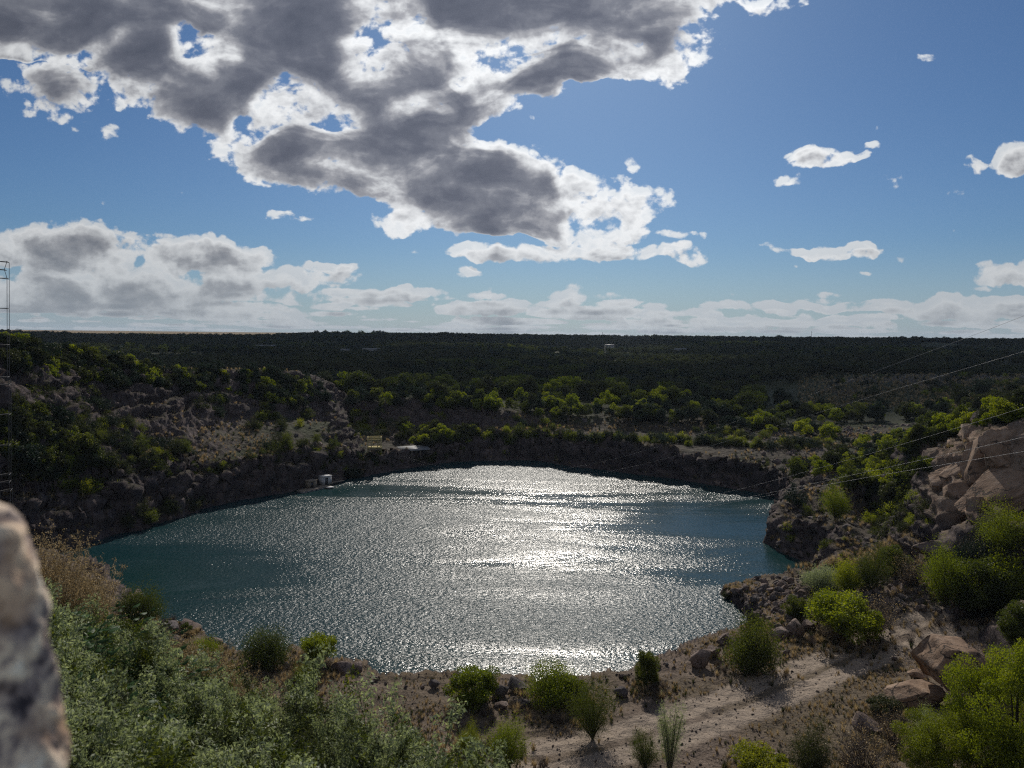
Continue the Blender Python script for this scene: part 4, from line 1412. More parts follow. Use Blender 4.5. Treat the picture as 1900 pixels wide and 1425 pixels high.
def put_rock(x, y, wpx, hpx, i, m, label, group=None, rot=None, tilt=(0, 0), dep=0.8, name='boulder', sub=3, sink=0.25):
    loc = hit(x, y); dist = math.sqrt(loc[0] ** 2 + loc[1] ** 2 + (H - loc[2]) ** 2)
    w_ = wpx * dist / F / 1.7; h_ = hpx * dist / F / 1.6
    o = link(name, rock_mesh(i, m, sub), None, (loc[0], loc[1], loc[2] + h_ * (0.8 - sink)))
    o.scale = (w_, w_ * dep, h_)
    o.rotation_euler = (tilt[0], tilt[1], rot if rot is not None else rnd.uniform(-0.5, 0.5))
    tag(o, label, 'rock' if name == 'rock' else 'boulder', group)
    return o


put_rock(1706, 1306, 82, 40, 3, M_TAN, 'dark fronted slab lying under the big tilted boulder', rot=0.1, sub=5)
put_rock(1700, 1262, 26, 18, 9, M_TAN, 'small tan stone wedged left of the big tilted boulder')
put_rock(1606, 1360, 42, 32, 2, M_STONE, 'pale topped angular boulder beside the leafless twiggy bush')
put_rock(1730, 1032, 52, 24, 5, M_STONE, 'flat sided block on the crest of the rubble ridge', rot=0.1)
put_rock(1446, 1424, 34, 26, 6, M_STONE, 'half buried stone at the bottom beside the low yellow bush')
put_rock(1892, 1410, 26, 34, 8, M_STONE, 'pale stone under the largest bush at the right edge')
put_rock(1458, 1215, 15, 10, 1, M_STONE, 'small white topped stone on the bench right of the ball shaped shrub')
put_rock(1660, 1227, 12, 6, 7, M_STONE, 'small pale stone lying on the track left of the tilted boulder')
put_rock(636, 1246, 34, 24, 4, M_STONE, 'left of the two pale boulders at the shore by the upright lime shrub')
put_rock(664, 1248, 28, 18, 8, M_STONE, 'right of the two pale boulders at the shore by the upright lime shrub')
put_rock(806, 1278, 22, 20, 0, M_GREYSTONE, 'dark upright rock at the brink left of the wide lime shrub')
put_rock(925, 1294, 34, 22, 1, M_GREYSTONE, 'flat dark boulder right beside the wide lime shrub')
put_rock(957, 1282, 32, 24, 2, M_GREYSTONE, 'pointed dark boulder at the brink between the two lime shrubs')
put_rock(932, 1316, 24, 16, 3, M_STONE, 'pale stone below the flat dark boulder')
put_rock(968, 1314, 26, 14, 5, M_GREYSTONE, 'low dark stone below the pointed boulder')
put_rock(1082, 1292, 24, 24, 7, M_GREYSTONE, 'dark stone right of the dense lime shrub')
put_rock(1150, 1294, 22, 20, 9, M_GREYSTONE, 'dark squarish stone before the narrow dark shrub')
put_rock(1296, 1238, 42, 32, 1, M_STONE, 'reddish boulder on the brink left of the ball shaped shrub')
put_rock(1322, 1220, 30, 24, 6, M_STONE, 'reddish boulder behind the one on the brink')
put_rock(1346, 1192, 26, 22, 4, M_STONE, 'reddish stone just above the top of the ball shaped shrub')
put_rock(312, 1178, 40, 28, 0, M_GREYSTONE, 'dark cleft rock at the shore right of the dry grass')
put_rock(348, 1172, 36, 18, 2, M_STONE, 'flat topped rock at the shore on the left bench')
put_rock(395, 1200, 30, 14, 5, M_STONE, 'low rock at the shore above the small lime shrub')
put_rock(330, 1200, 26, 18, 7, M_GREYSTONE, 'dark round rock on the left end of the bench')
put_rock(1450, 1185, 34, 26, 3, M_STONE, 'left rock of the trio at the root of the spit', group=None)
put_rock(1476, 1182, 38, 32, 8, M_STONE, 'tallest rock of the trio at the root of the spit')
put_rock(1502, 1168, 30, 18, 6, M_STONE, 'flat rock right of the trio at the root of the spit')
# the big tilted boulder: a thick slab, wedge shaped, leaning to the right
loc = hit(1790, 1306); dist = math.sqrt(loc[0] ** 2 + loc[1] ** 2 + (H - loc[2]) ** 2)
m1 = dist / F
V, Fq = ICO[5]
V = V.copy() * 1.5
pl = [((-1, 0, 0.15), 0.86), ((1, 0, 0.55), 0.80), ((0.35, 0, 1), 0.72), ((-0.45, 0, 1), 0.83), ((0.1, 0, -1), 0.55), ((-0.75, 0, -1), 0.70), ((0.55, -0.12, -1), 0.72),
      ((-0.30, -1, 0.10), 0.62), ((0.55, -1, 0.12), 0.70), ((0.1, 1, 0.1), 0.7), ((0.0, -0.7, 1), 0.80), ((1, -0.5, -0.2), 0.95)]
for nrm, d in pl:
    nrm = np.array(nrm, float); nrm /= np.linalg.norm(nrm)
    V -= np.maximum(V @ nrm - d, 0)[:, None] * nrm
V += (0.035 * fbm(V[:, 0] * 2.2, V[:, 1] * 2.2, V[:, 2] * 2.2, 6, 0.6) + 0.012 * fbm(V[:, 0] * 2, V[:, 1] * 2, V[:, 2] * 9, 3, 0.6, True))[:, None] * V
bb = link('boulder', mesh_np('boulder', V, Fq, M_TAN, False), None, (loc[0], loc[1], loc[2] + 42 * m1))
bb.scale = (66 * m1, 46 * m1, 50 * m1)
bb.rotation_euler = (0.05, math.radians(24), 0.05)
tag(bb, 'huge tilted brown boulder with a flat shaded face standing beside the track', 'boulder')

# shore stones and rubble spit, each one its own
SP = [(1342, 1104), (1365, 1096), (1400, 1090), (1440, 1080), (1480, 1070), (1515, 1062), (1560, 1078), (1600, 1100), (1640, 1085), (1590, 1130), (1540, 1140), (1510, 1165), (1480, 1178), (1440, 1180), (1412, 1162), (1392, 1150), (1372, 1128)]
cnt = 0
while cnt < 190:
    x = rnd.uniform(1340, 1645); y = rnd.uniform(1060, 1182)
    if not in_poly(x, y, SP):
        continue
    p = hit(x, y)
    if p[2] < 0.1 or math.hypot(p[0], p[1]) > 110:
        continue
    s = rnd.choice([6, 7, 8, 9, 10, 12, 14, 17])
    put_rock(x, y + 2, s, s * rnd.uniform(0.6, 0.9), rnd.randrange(10), rnd.choice([M_STONE, M_STONE, M_GREYSTONE]), 'angular reddish grey stone in the rubble of the spit', 'stones of the rubble spit', rot=rnd.uniform(0, 6), tilt=(rnd.uniform(-.4, .4), rnd.uniform(-.4, .4)), name='rock')
    cnt += 1
EDGE = [(300, 1158), (365, 1176), (440, 1222), (560, 1222), (640, 1240), (720, 1266), (960, 1276), (1080, 1270), (1190, 1240), (1240, 1228), (1296, 1202), (1340, 1182)]
for k in range(62):
    i = rnd.randrange(len(EDGE) - 1); t = rnd.random()
    x = EDGE[i][0] * (1 - t) + EDGE[i + 1][0] * t; y = EDGE[i][1] * (1 - t) + EDGE[i + 1][1] * t + rnd.uniform(2, 16)
    s = rnd.choice([5, 6, 7, 9, 12])
    put_rock(x, y, s, s * 0.7, rnd.randrange(10), rnd.choice([M_STONE, M_GREYSTONE]), 'small stone along the brink of the near bench', 'stones along the brink of the near bench', rot=rnd.uniform(0, 6), name='rock')

# granite cliff slabs at the right edge: thick bedrock plates with planar faces
def plate(seed):
    rs = np.random.RandomState(seed)
    V, Fq = ICO[5]
    V = V.copy() * 2.2
    for nrm, d in [((1, 0, 0), .9), ((-1, 0, 0), .9), ((0, 1, 0), .9), ((0, -1, 0), .9), ((0, 0, 1), .5), ((0, 0, -1), .6), ((1, 1, 0), 1.05), ((-1, 1, .2), 1.1), ((1, -1, 0), 1.15), ((-1, -1, .3), .95), ((.5, 0, 1), .75), ((-.6, .3, 1), .8)]:
        nrm = np.array(nrm, float) + rs.normal(size=3) * 0.12; nrm /= np.linalg.norm(nrm)
        V -= np.maximum(V @ nrm - d * rs.uniform(0.85, 1.1), 0)[:, None] * nrm
    V += (0.02 * fbm(V[:, 0] * 3 + seed, V[:, 1] * 3, V[:, 2] * 3, 5, 0.6) + 0.02 * np.floor(2.5 * fbm(V[:, 0] * 1.3, V[:, 1] * 1.3 + seed, V[:, 2] * 1.3, 2)) / 2.5)[:, None] * V
    return V, Fq


for k, (x, y, w_, l_, t_, nrm, spin, lab) in enumerate([
        (1893, 905, 46, 92, 16, (-0.50, -0.30, 0.80), 0.5, 'largest smooth pale granite slab at the right edge'),
        (1846, 868, 44, 62, 22, (-0.35, -0.80, 0.45), 0.45, 'broad brown granite face in the middle of the cliff'),
        (1802, 868, 20, 60, 12, (-0.45, -0.35, 0.80), 0.6, 'sunlit granite flake left of the broad face'),
        (1768, 885, 22, 46, 12, (-0.45, -0.25, 0.85), 0.6, 'leftmost pale granite flake on the cliff'),
        (1875, 842, 50, 40, 20, (-0.25, -0.85, 0.40), 0.2, 'dark brown granite block under the green brow of the cliff'),
        (1815, 955, 14, 26, 12, (0.1, -0.9, 0.3), 0.1, 'small upright granite tooth at the foot of the cliff'),
        (1780, 930, 30, 22, 16, (-0.2, -0.6, 0.75), 0.9, 'cracked granite ledge below the leftmost flake'),
        (1850, 945, 40, 26, 18, (-0.1, -0.5, 0.85), 0.3, 'cracked granite ledge under the broad brown face')]):
    p = hit(x, y)
    d = math.sqrt(p[0] ** 2 + p[1] ** 2 + (H - p[2]) ** 2) / F
    V, Fq = plate(60 + k)
    n_ = Vector(nrm).normalized()
    o = link('granite_slab', mesh_np('granite_slab', V, Fq, M_TAN, False), None, (p[0], p[1], p[2] + 0.15))
    o.scale = (w_ * d * 0.85, l_ * d * 0.9, t_ * d * 1.2)
    o.rotation_euler = (n_.to_track_quat('Z', 'Y') @ Matrix.Rotation(-spin, 3, 'Z').to_quaternion()).to_euler()
    tag(o, lab, 'rock slab')

# loose gravel, rubble and dry tufts: masses nobody could count
bpy.context.view_layer.update()
rprot = [o for o in sc.objects if o.name.startswith('rock')][:8]
GP, GS, GI = [], [], []
while len(GP) < 16000:
    a = rnd.uniform(-0.45, 0.66); r = math.sqrt(rnd.uniform(34 ** 2, 100 ** 2))
    x, y = math.sin(a) * r, math.cos(a) * r
    z = ground(x, y)
    if z < 0.3 or z > 14:
        continue
    s = 0.018 + 0.12 * rnd.random() ** 6
    GP.append((x, y, z)); GS.append(s); GI.append(rnd.randrange(8))
scatter('gravel', None, GP, GS, [rnd.uniform(0, 6) for _ in GP], GI, rprot)
GP, GS, GI = [], [], []
k = 0
while len(GP) < 9000 and k < 90000:
    k += 1
    x = rnd.uniform(-20, 1920) if rnd.random() < 0.45 else rnd.uniform(1400, 1900); y = rnd.uniform(690, 1140)
    p = hit(x, y)
    if p is None or p[2] < 0.15:
        continue
    r = math.hypot(p[0], p[1])
    if r > 232 or r < 70 or fbm(p[0] * 0.09, p[1] * 0.09, 1.0, 2) < -0.15:
        continue
    GP.append((p[0], p[1], p[2])); GS.append((0.08 + 0.55 * rnd.random() ** 4) * (0.55 + r / 220)); GI.append(rnd.randrange(8))
scatter('rubble', None, GP, GS, [rnd.uniform(0, 6) for _ in GP], GI, rprot)


def dt_track(x, y):
    best = 1e9
    for i in range(len(tk) - 1):
        ax, ay = tk[i]; ex, ey = tk[i + 1] - tk[i]
        t = min(max(((x - ax) * ex + (y - ay) * ey) / (ex * ex + ey * ey), 0), 1)
        best = min(best, math.hypot(x - ax - t * ex, y - ay - t * ey))
    return best


def tuft(seed, nb=44, h=0.30, w=0.006):
    rs = np.random.RandomState(seed)
    parts, T = [], []
    for k in range(nb):
        a = rs.rand() * 6.28; l = rs.uniform(0.5, 1) * h; out = rs.uniform(0.2, 1.1) * l
        c, s = math.cos(a), math.sin(a)
        pts = np.array([(0.04 * c, 0.04 * s, 0), (out * 0.4 * c, out * 0.4 * s, l * 0.6), (out * c, out * s, l)])
        side = np.array([-s, c, 0]) * w
        V = np.stack([pts - side * [[1], [0.8], [0.15]], pts + side * [[1], [0.8], [0.15]]], 1).reshape(-1, 3)
        parts.append((V, np.array([[0, 1, 3, 2], [2, 3, 5, 4]])))
        T += [rs.rand()] * 2
    V, Fq = merge(parts)
    return V, Fq, np.array(T)


TF = []
for i in range(4):
    V, Fq, T = tuft(i)
    me = mesh_np('tuft', V * 1.0, Fq, LEAF['straw'] if i < 3 else LEAF['olive'], False, None, {'tint': T})
    p = hit([1330, 1560, 1480, 1660][i], [1395, 1215, 1385, 1248][i])
    o = link('grass_tuft', me, None, p, 0, 1.6)
    tag(o, ['dry straw tuft on the gravel at the lower edge of the track', 'dry straw tuft beside the track near the broad lime shrub', 'dry straw tuft on the gravel left of the pale topped boulder', 'green tuft on the track left of the tilted boulder'][i], 'grass tuft')
    TF.append(o)
GP, GS, GI = [], [], []
while len(GP) < 14000:
    a = rnd.uniform(-0.5, 0.66); r = math.sqrt(rnd.uniform(32 ** 2, 104 ** 2))
    x, y = math.sin(a) * r, math.cos(a) * r
    z = ground(x, y)
    if z < 0.5 or dt_track(x, y) < 2.6 and rnd.random() < 0.95 or fbm(x * 0.13, y * 0.13, 7.0, 3) < rnd.uniform(-0.5, 0.7):
        continue
    GP.append((x, y, z)); GS.append(0.5 + 1.1 * rnd.random() ** 3); GI.append(rnd.choice([0, 1, 2, 2, 3]))
scatter('dry_grass', None, GP, GS, [rnd.uniform(0, 6) for _ in GP], GI, TF)
k = 0
GP, GS, GI = [], [], []
while len(GP) < 9000 and k < 60000:
    k += 1
    p = hit(rnd.uniform(-20, 1920), rnd.uniform(640, 1060))
    if p is None or p[2] < 0.4 or math.hypot(p[0], p[1]) > 240 or math.hypot(p[0], p[1]) < 90:
        continue
    if fbm(p[0] * 0.05, p[1] * 0.05, 11.0, 3) < rnd.uniform(-0.5, 0.4):
        continue
    GP.append(p); GS.append(rnd.uniform(1.4, 3.2)); GI.append(rnd.choice([0, 3, 3, 3]))
scatter('bank_grass', None, GP, GS, [rnd.uniform(0, 6) for _ in GP], GI, TF)

GP, GS, GI = [], [], []
k = 0
while len(GP) < 2600 and k < 30000:
    k += 1
    p = hit(rnd.uniform(1480, 1920), rnd.uniform(680, 760))
    if p is None or not 255 < math.hypot(p[0], p[1]) < 400:
        continue
    GP.append(p); GS.append(rnd.uniform(2.5, 4.5)); GI.append(rnd.choice([0, 1, 2, 3]))
scatter('knoll_grass', None, GP, GS, [rnd.uniform(0, 6) for _ in GP], GI, TF)
# dead brush and straw gathered round the shrubs of the near bench
brush = [o for o in sc.objects if o.name.startswith('branch')][:2]
near_roots = [o for o in sc.objects if o.parent is None and o.name.split('.')[0] in ('bush', 'dry_bush') and 34 < math.hypot(o.location.x, o.location.y) < 100]
GP, GS, GI = [], [], []
for o in near_roots:
    for k in range(9):
        a = rnd.uniform(0, 6.28); q = rnd.uniform(0.4, 1.0) * o.scale.x * 0.8
        x, y = o.location.x + math.cos(a) * q, o.location.y + math.sin(a) * q
        z = ground(x, y)
        if z > 0.5:
            GP.append((x, y, z)); GS.append(rnd.uniform(0.35, 1.1)); GI.append(rnd.randrange(2))
scatter('dead_brush', None, GP, GS, [rnd.uniform(0, 6) for _ in GP], GI, brush)
GP, GS, GI = [], [], []
for o in near_roots:
    for k in range(60):
        a = rnd.uniform(0, 6.28); q = rnd.uniform(0.3, 1.25) * o.scale.x * 0.8
        x, y = o.location.x + math.cos(a) * q, o.location.y + math.sin(a) * q
        z = ground(x, y)
        if z > 0.5:
            GP.append((x, y, z)); GS.append(rnd.uniform(0.8, 2.4)); GI.append(rnd.choice([0, 1, 2, 3]))
scatter('litter_grass', None, GP, GS, [rnd.uniform(0, 6) for _ in GP], GI, TF)

# ------------------------------------------------------------------ weeds on the camera's own slope
def stalks(seed, n_=26, h=1.0):
    """dry branching stalks with seed sprays"""
    rs = np.random.RandomState(seed)
    parts = []; P = []
    for k in range(n_):
        a = rs.rand() * 6.28; l = h * rs.uniform(0.6, 1.0); o_ = rs.uniform(0.05, 0.28) * l
        b0 = rs.normal(size=3) * 0.05; b0[2] = 0
        tip = np.array([math.cos(a) * o_, math.sin(a) * o_, l])
        tt = np.linspace(0, 1, 6)[:, None]
        path = b0 + tt * tip * [1, 1, 1] + (tt ** 2) * np.array([math.cos(a), math.sin(a), 0]) * 0.08
        parts.append(tube(path, np.linspace(0.0028, 0.0010, 6), 3))
        for q in range(9):
            t = rs.uniform(0.45, 1.0)
            s = path[0] * (1 - t) + path[-1] * t
            e = s + np.array([rs.normal() * 0.06, rs.normal() * 0.06, rs.uniform(0.03, 0.10)])
            parts.append(tube([s, (s + e) / 2 + [0, 0, -0.01], e], [0.0013, 0.001, 0.0007], 3))
            m = rs.randint(5, 11)
            P.append(s + (e - s) * rs.rand(m, 1) + rs.normal(size=(m, 3)) * 0.008)
    P = np.concatenate(P)
    return merge(parts), leaves(P, 0.014, rs, 0.2, 1.6), len(P)


def weed(seed, h=1.0, nl=420, leaf=0.038, side=14, bend=0.12):
    """upright leafy weed: main stem, side shoots, narrow leaves"""
    rs = np.random.RandomState(seed)
    parts = []; P = []; 
    a = rs.rand() * 6.28
    tt = np.linspace(0, 1, 8)[:, None]
    main = tt * np.array([0, 0, h]) + tt ** 2 * np.array([math.cos(a), math.sin(a), 0]) * bend
    parts.append(tube(main, np.linspace(0.0055, 0.0015, 8), 4))
    for k in range(side):
        t = rs.uniform(0.12, 0.92); s = np.array([np.interp(t, tt[:, 0], main[:, i]) for i in range(3)])
        b = rs.rand() * 6.28; L_ = (1 - t * 0.65) * 0.42 * h * rs.uniform(0.6, 1)
        e = s + np.array([math.cos(b) * 0.55, math.sin(b) * 0.55, 0.85]) * L_
        m = (s + e) / 2 + np.array([math.cos(b), math.sin(b), -0.3]) * 0.06 * h
        parts.append(tube([s, m, e], [0.003, 0.002, 0.001], 3))
        q = nl // side
        u_ = rs.rand(q, 1)
        P.append((1 - u_) ** 2 * s + 2 * u_ * (1 - u_) * m + u_ ** 2 * e + rs.normal(size=(q, 3)) * 0.022)
    P = np.concatenate(P)
    return merge(parts), leaves(P, leaf, rs, 0.5, 2.6), len(P)


def broad(seed, h=0.7, n_=150):
    rs = np.random.RandomState(seed)
    parts = []; V_, F_, off = [], [], 0
    for k in range(n_):
        a = rs.rand() * 6.28; th = rs.uniform(0.1, 1.1); L_ = h * rs.uniform(0.5, 1)
        e = np.array([math.sin(th) * math.cos(a), math.sin(th) * math.sin(a), math.cos(th)]) * L_
        parts.append(tube([(0, 0, 0), e * 0.6 + [0, 0, 0.06], e], [0.005, 0.003, 0.002], 3))
        l = rs.uniform(0.05, 0.10); w = l * 0.30
        d = np.array([math.cos(a), math.sin(a), rs.uniform(-0.5, 0.2)]); d /= np.linalg.norm(d)
        s = np.array([-math.sin(a), math.cos(a), rs.normal() * 0.3]); s /= np.linalg.norm(s)
        nn = np.cross(s, d)
        pts = [e, e + d * l * .3 + s * w * .9, e + d * l * .3 - nn * .0 , e + d * l * .3 - s * w * .9, e + d * l * .7 + s * w * .7 - nn * .01, e + d * l * .7, e + d * l * .7 - s * w * .7 - nn * .01, e + d * l - nn * .02]
        pts[2] = pts[2] - nn * 0.012; pts[5] = pts[5] - nn * 0.014
        V_.append(np.array(pts)); F_.append(np.array([[0, 1, 2, 2], [0, 2, 3, 3], [1, 4, 5, 2], [2, 5, 6, 3], [4, 7, 5, 5], [5, 7, 6, 6]]) + off); off += 8
    Fq = np.concatenate(F_)
    tri = Fq[Fq[:, 2] == Fq[:, 3]][:, :3]; quad = Fq[Fq[:, 2] != Fq[:, 3]]
    return merge(parts), (np.concatenate(V_), [tri, quad]), len(tri) + len(quad)


M_STEM = simple_mat('green_stem', (0.09, 0.12, 0.06), (0.17, 0.20, 0.11), 8)
WD = []


def make_weed(name, kind, seed, col, smat, loc, rot, scale, label, cat, **kw):
    st, lf, nl = kind(seed, **kw)
    e = link(name, None, None, loc, rot, scale)
    a = link('foliage', mesh_np(name + '_foliage', lf[0], lf[1], LEAF[col], False, None, {'tint': np.random.RandomState(seed).rand(nl)}), e)
    b = link('stem', mesh_np(name + '_stem', st[0], st[1], smat), e)
    tag(e, label, cat)
    return a, b


UNEVEN = lambda px, r: 0.75 + 0.5 * (0.5 + 0.5 * math.sin(px * 0.045 + r * 1.3) * math.cos(px * 0.021 - r * 0.9))


def slope_at(px, r):
    d = pdir(px, 900); a = math.atan2(d.x, d.y)
    x, y = math.sin(a) * r, math.cos(a) * r
    return (x, y, ground(x, y) - 0.03)


prot_w = []
for k, (px, r, sc_, lab) in enumerate([
        (690, 6.8, 1.42, 'tallest grey green weed before the water, right of the pale boulders'),
        (650, 6.4, 1.2, 'grey green weed just left of the tallest one'),
        (740, 6.2, 1.2, 'grey green weed right of the tallest one'),
        (815, 6.0, 1.2, 'grey green weed with thin side shoots below the wide lime shrub'),
        (455, 7.4, 1.25, 'upright green weed before the brown bank of the bench'),
        (360, 7.6, 1.15, 'weed with reddish stems right of the dark broad leaved plants'),
        (575, 5.6, 1.1, 'leafy weed in the middle of the lower left thicket')]):
    a, b = make_weed('tall_weed', weed, 20 + k, ['grey', 'green', 'grey', 'grey', 'green', 'olive', 'grey'][k], M_STEM, slope_at(px, r), k, sc_, lab, 'weed', h=1.0)
    prot_w.append(a); prot_w.append(b)
prot_b = []
for k, (px, r, sc_, lab) in enumerate([(205, 7.6, 1.1, 'dark broad leaved plant in the left thicket below the dry grass'), (265, 6.8, 0.9, 'blue green broad leaved plant in the middle of the left thicket'), (150, 6.0, 0.9, 'broad leaved plant next to the blurred stone')]):
    a, b = make_weed('broad_leaved_plant', broad, 50 + k, 'broad', M_STEM, slope_at(px, r), k, sc_, lab, 'plant')
    prot_b.append(a)
prot_s = []
for k, (px, r, sc_, lab) in enumerate([(110, 8.6, 1.35, 'tallest dry straw plant beside the blurred stone'), (165, 8.8, 1.2, 'dry branching straw plant in front of the lake corner'), (228, 8.4, 0.95, 'dry golden straw plant at the right end of the dry clump')]):
    a, b = make_weed('dry_stalk_plant', stalks, 70 + k, 'straw', M_TWIG, slope_at(px, r), k, sc_, lab, 'dry plant')
    for c in (b,):
        c.data.materials[0] = LEAF['straw']
    prot_s.append(a); prot_s.append(b)
bpy.context.view_layer.update()
# mass of weeds
P_, S_, I_ = [], [], []
k = 0
while k < 1500:
    px = rnd.uniform(60, 930); r = rnd.uniform(3.2, 9.8)
    lim = 9.6 if px < 250 else (9.0 - (px - 250) * 0.0045)
    if r > lim or (px > 520 and rnd.random() < (px - 520) / 480) or (px > 300 and r > 5.5 and rnd.random() < 0.45):
        continue
    p = slope_at(px, r)
    k += 1
    j = rnd.randrange(7); s = rnd.uniform(0.35, 0.72) if r > 5 else rnd.uniform(0.4, 0.7)
    s *= UNEVEN(px, r)
    if px < 250 and r > 7.2:
        continue
    for q in (0, 1):
        P_.append(p); S_.append(s); I_.append(2 * j + q)
rot_ = [rnd.uniform(0, 6.28) for _ in range(len(P_) // 2)]
scatter('weeds', None, P_, S_, np.repeat(rot_, 2), I_, prot_w)
P_, S_, I_ = [], [], []
for k in range(70):
    px = rnd.uniform(70, 330); r = rnd.uniform(4.6, 7.8)
    P_.append(slope_at(px, r)); S_.append(rnd.uniform(0.45, 0.85)); I_.append(rnd.randrange(3))
scatter('broad_leaved_weeds', None, P_, S_, [rnd.uniform(0, 6) for _ in P_], I_, prot_b)
P_, S_, I_ = [], [], []
for k in range(95):
    px = rnd.uniform(30, 265); r = rnd.uniform(7.0, 10.2)
    s = rnd.uniform(0.4, 0.95) * (1.1 if px < 190 else 0.8)
    j = rnd.randrange(3)
    for q in (0, 1):
        P_.append(slope_at(px, r)); S_.append(s); I_.append(2 * j + q)
for k in range(200):
    px = rnd.uniform(280, 470); r = rnd.uniform(6.4, 8.8); j = rnd.randrange(3); s = rnd.uniform(0.5, 0.8)
    for q in (0, 1):
        P_.append(slope_at(px, r)); S_.append(s); I_.append(2 * j + q)
rot_ = [rnd.uniform(0, 6.28) for _ in range(len(P_) // 2)]
scatter('dry_grass_stand', None, P_, S_, np.repeat(rot_, 2), I_, prot_s)

# ------------------------------------------------------------------ blurred stone right beside the camera
sil = [(880, -60), (905, -25), (918, 15), (930, 38), (955, 56), (1000, 70), (1040, 80), (1090, 96), (1140, 106), (1200, 110), (1260, 116), (1330, 122), (1425, 134), (1600, 150), (1900, 170), (2600, 190)]
DY = 0.34
rows = []
for y, x in sil:
    d = pdir(x - 16, y + 18); kk = DY / d.y
    rows.append((H + d.z * kk, d.x * kk))
rows = np.array(rows)
zz = np.linspace(rows[0, 0], rows[-1, 0], 150)
xr = np.interp(-zz, -rows[:, 0], rows[:, 1])
ns = 96
an = np.linspace(0, 2 * np.pi, ns, endpoint=False)
rad_ = 0.10 + 0.03 * (zz[0] - zz)
Vp = np.zeros((150, ns, 3))
top = np.clip((zz[0] - zz) / 0.02, 0, 1) ** 0.5
for i in range(150):
    Vp[i, :, 0] = (xr[i] - rad_[i] - 0.004) + np.cos(an) * rad_[i]
    Vp[i, :, 1] = DY + np.sin(an) * rad_[i] * 0.45 * top[i]
    Vp[i, :, 2] = zz[i]
nv = fbm(Vp[..., 0] * 22, Vp[..., 1] * 22, Vp[..., 2] * 14, 4, 0.5)
Vp[..., 0] += (0.0045 * nv + 0.003 * fbm(Vp[..., 0] * 60, Vp[..., 1] * 60, Vp[..., 2] * 50, 4, 0.6)) * np.cos(an); Vp[..., 1] += 0.008 * nv * np.sin(an)
ii = np.arange(149)[:, None] * ns; jj = np.arange(ns)[None]; kk = (jj + 1) % ns
Fq = np.stack([ii + jj, ii + ns + jj, ii + ns + kk, ii + kk], -1).reshape(-1, 4)
Vp = Vp.reshape(-1, 3)
Vp = np.concatenate([Vp, [[xr[0] - rad_[0], DY, zz[0] + 0.004]]])
cap = np.stack([np.arange(ns), (np.arange(ns) + 1) % ns, np.full(ns, len(Vp) - 1)], -1)
o = link('standing_stone', mesh_np('standing_stone', Vp, [Fq, cap], mat_pillar(), True))
tag(o, 'blurred mottled beige standing stone close to the camera at the left edge', 'stone')

# ------------------------------------------------------------------ narrow lattice mast at the left edge
b0 = slope_at(-8, 20.0)
def mp(px, py):
    d = pdir(px, py); k_ = 20.0 / math.hypot(d.x, d.y)
    return np.array([d.x * k_, d.y * k_, H + d.z * k_])
mast = link('lattice_mast', None, None, None)
rt = [mp(13, 485), mp(8, 500), mp(13, 516), mp(13.5, 700), mp(16.5, 714), mp(16.5, 895), mp(19, 912)]
foot = mp(19, 912); foot[2] = ground(foot[0], foot[1])
rt.append(foot)
lt = [p - np.array([0.24, 0.0, 0.0]) for p in rt]
bk = [p + np.array([-0.16, 0.3, 0.0]) for p in rt]
for path in (rt, lt, bk):
    q = path if path is not bk else [path[0]] + [path[2]] + path[3:]
    link('rail', mesh_np('rail', *tube(q, 0.006, 5), M_DKSTEEL), mast)
zs = [485, 500, 516, 572, 640, 700, 714, 770, 827, 882, 896, 912, 960, 1010]
for y in zs:
    z = mp(13, y)[2]
    a = np.array([np.interp(-z, [-p[2] for p in rt], [p[i] for p in rt]) for i in range(3)])
    link('rung', mesh_np('rung', *merge([bar(a, a - [0.24, 0, 0], 0.011), bar(a, a + [-0.16, 0.3, 0], 0.010), bar(a - [0.24, 0, 0], a + [-0.16, 0.3, 0], 0.010)]), M_DKSTEEL), mast)
tag(mast, 'tall thin dark lattice mast rising above the horizon at the left edge', 'mast')

# ------------------------------------------------------------------ cables over the lake
def cable(pts, r0, r1, label, rad=0.013):
    x0, x1 = pts[0][0], pts[-1][0]
    X_ = np.linspace(x0, x1, 90)
    xs_ = [p[0] for p in pts][::-1]; ys_ = [p[1] for p in pts][::-1]
    # smooth through the points
    co = np.polyfit([p[0] for p in pts], [p[1] for p in pts], 4)
    Y_ = np.polyval(co, X_)
    P = []
    for x, y in zip(X_, Y_):
        t = (x - x0) / (x1 - x0)
        r = 1 / ((1 - t) / r0 + t / r1)
        P.append(hit_r(x, y, r))
    o = link('cable', mesh_np('cable', *tube(P, np.geomspace(rad * 0.9, rad * 0.22, len(P)), 5), M_CABLE))
    tag(o, label, 'cable', 'steel cables crossing the lake')


cable([(2150, 470), (1900, 582), (1640, 689), (1330, 790), (1180, 838), (1095, 864), (950, 880), (700, 822)], 40, 187, 'topmost steel cable coming from the upper right over the horizon')
cable([(2150, 565), (1900, 650), (1560, 757), (1300, 830), (1155, 868), (950, 895), (703, 823)], 40, 187, 'second steel cable from the top, crossing the hillside at the right')
cable([(2150, 675), (1900, 757), (1600, 846), (1430, 890), (1300, 926), (1100, 962), (900, 965), (612, 893)], 42, 152, 'third steel cable from the top, above the granite cliff')
cable([(2150, 745), (1900, 810), (1700, 857), (1500, 899), (1300, 938), (1100, 972), (900, 975), (608, 894)], 42, 151, 'fourth steel cable from the top, touching the granite cliff')
cable([(2150, 785), (1900, 836), (1650, 882), (1400, 922), (1250, 950), (1100, 978), (900, 982), (604, 896)], 42, 150, 'lowest steel cable, passing just over the headland')

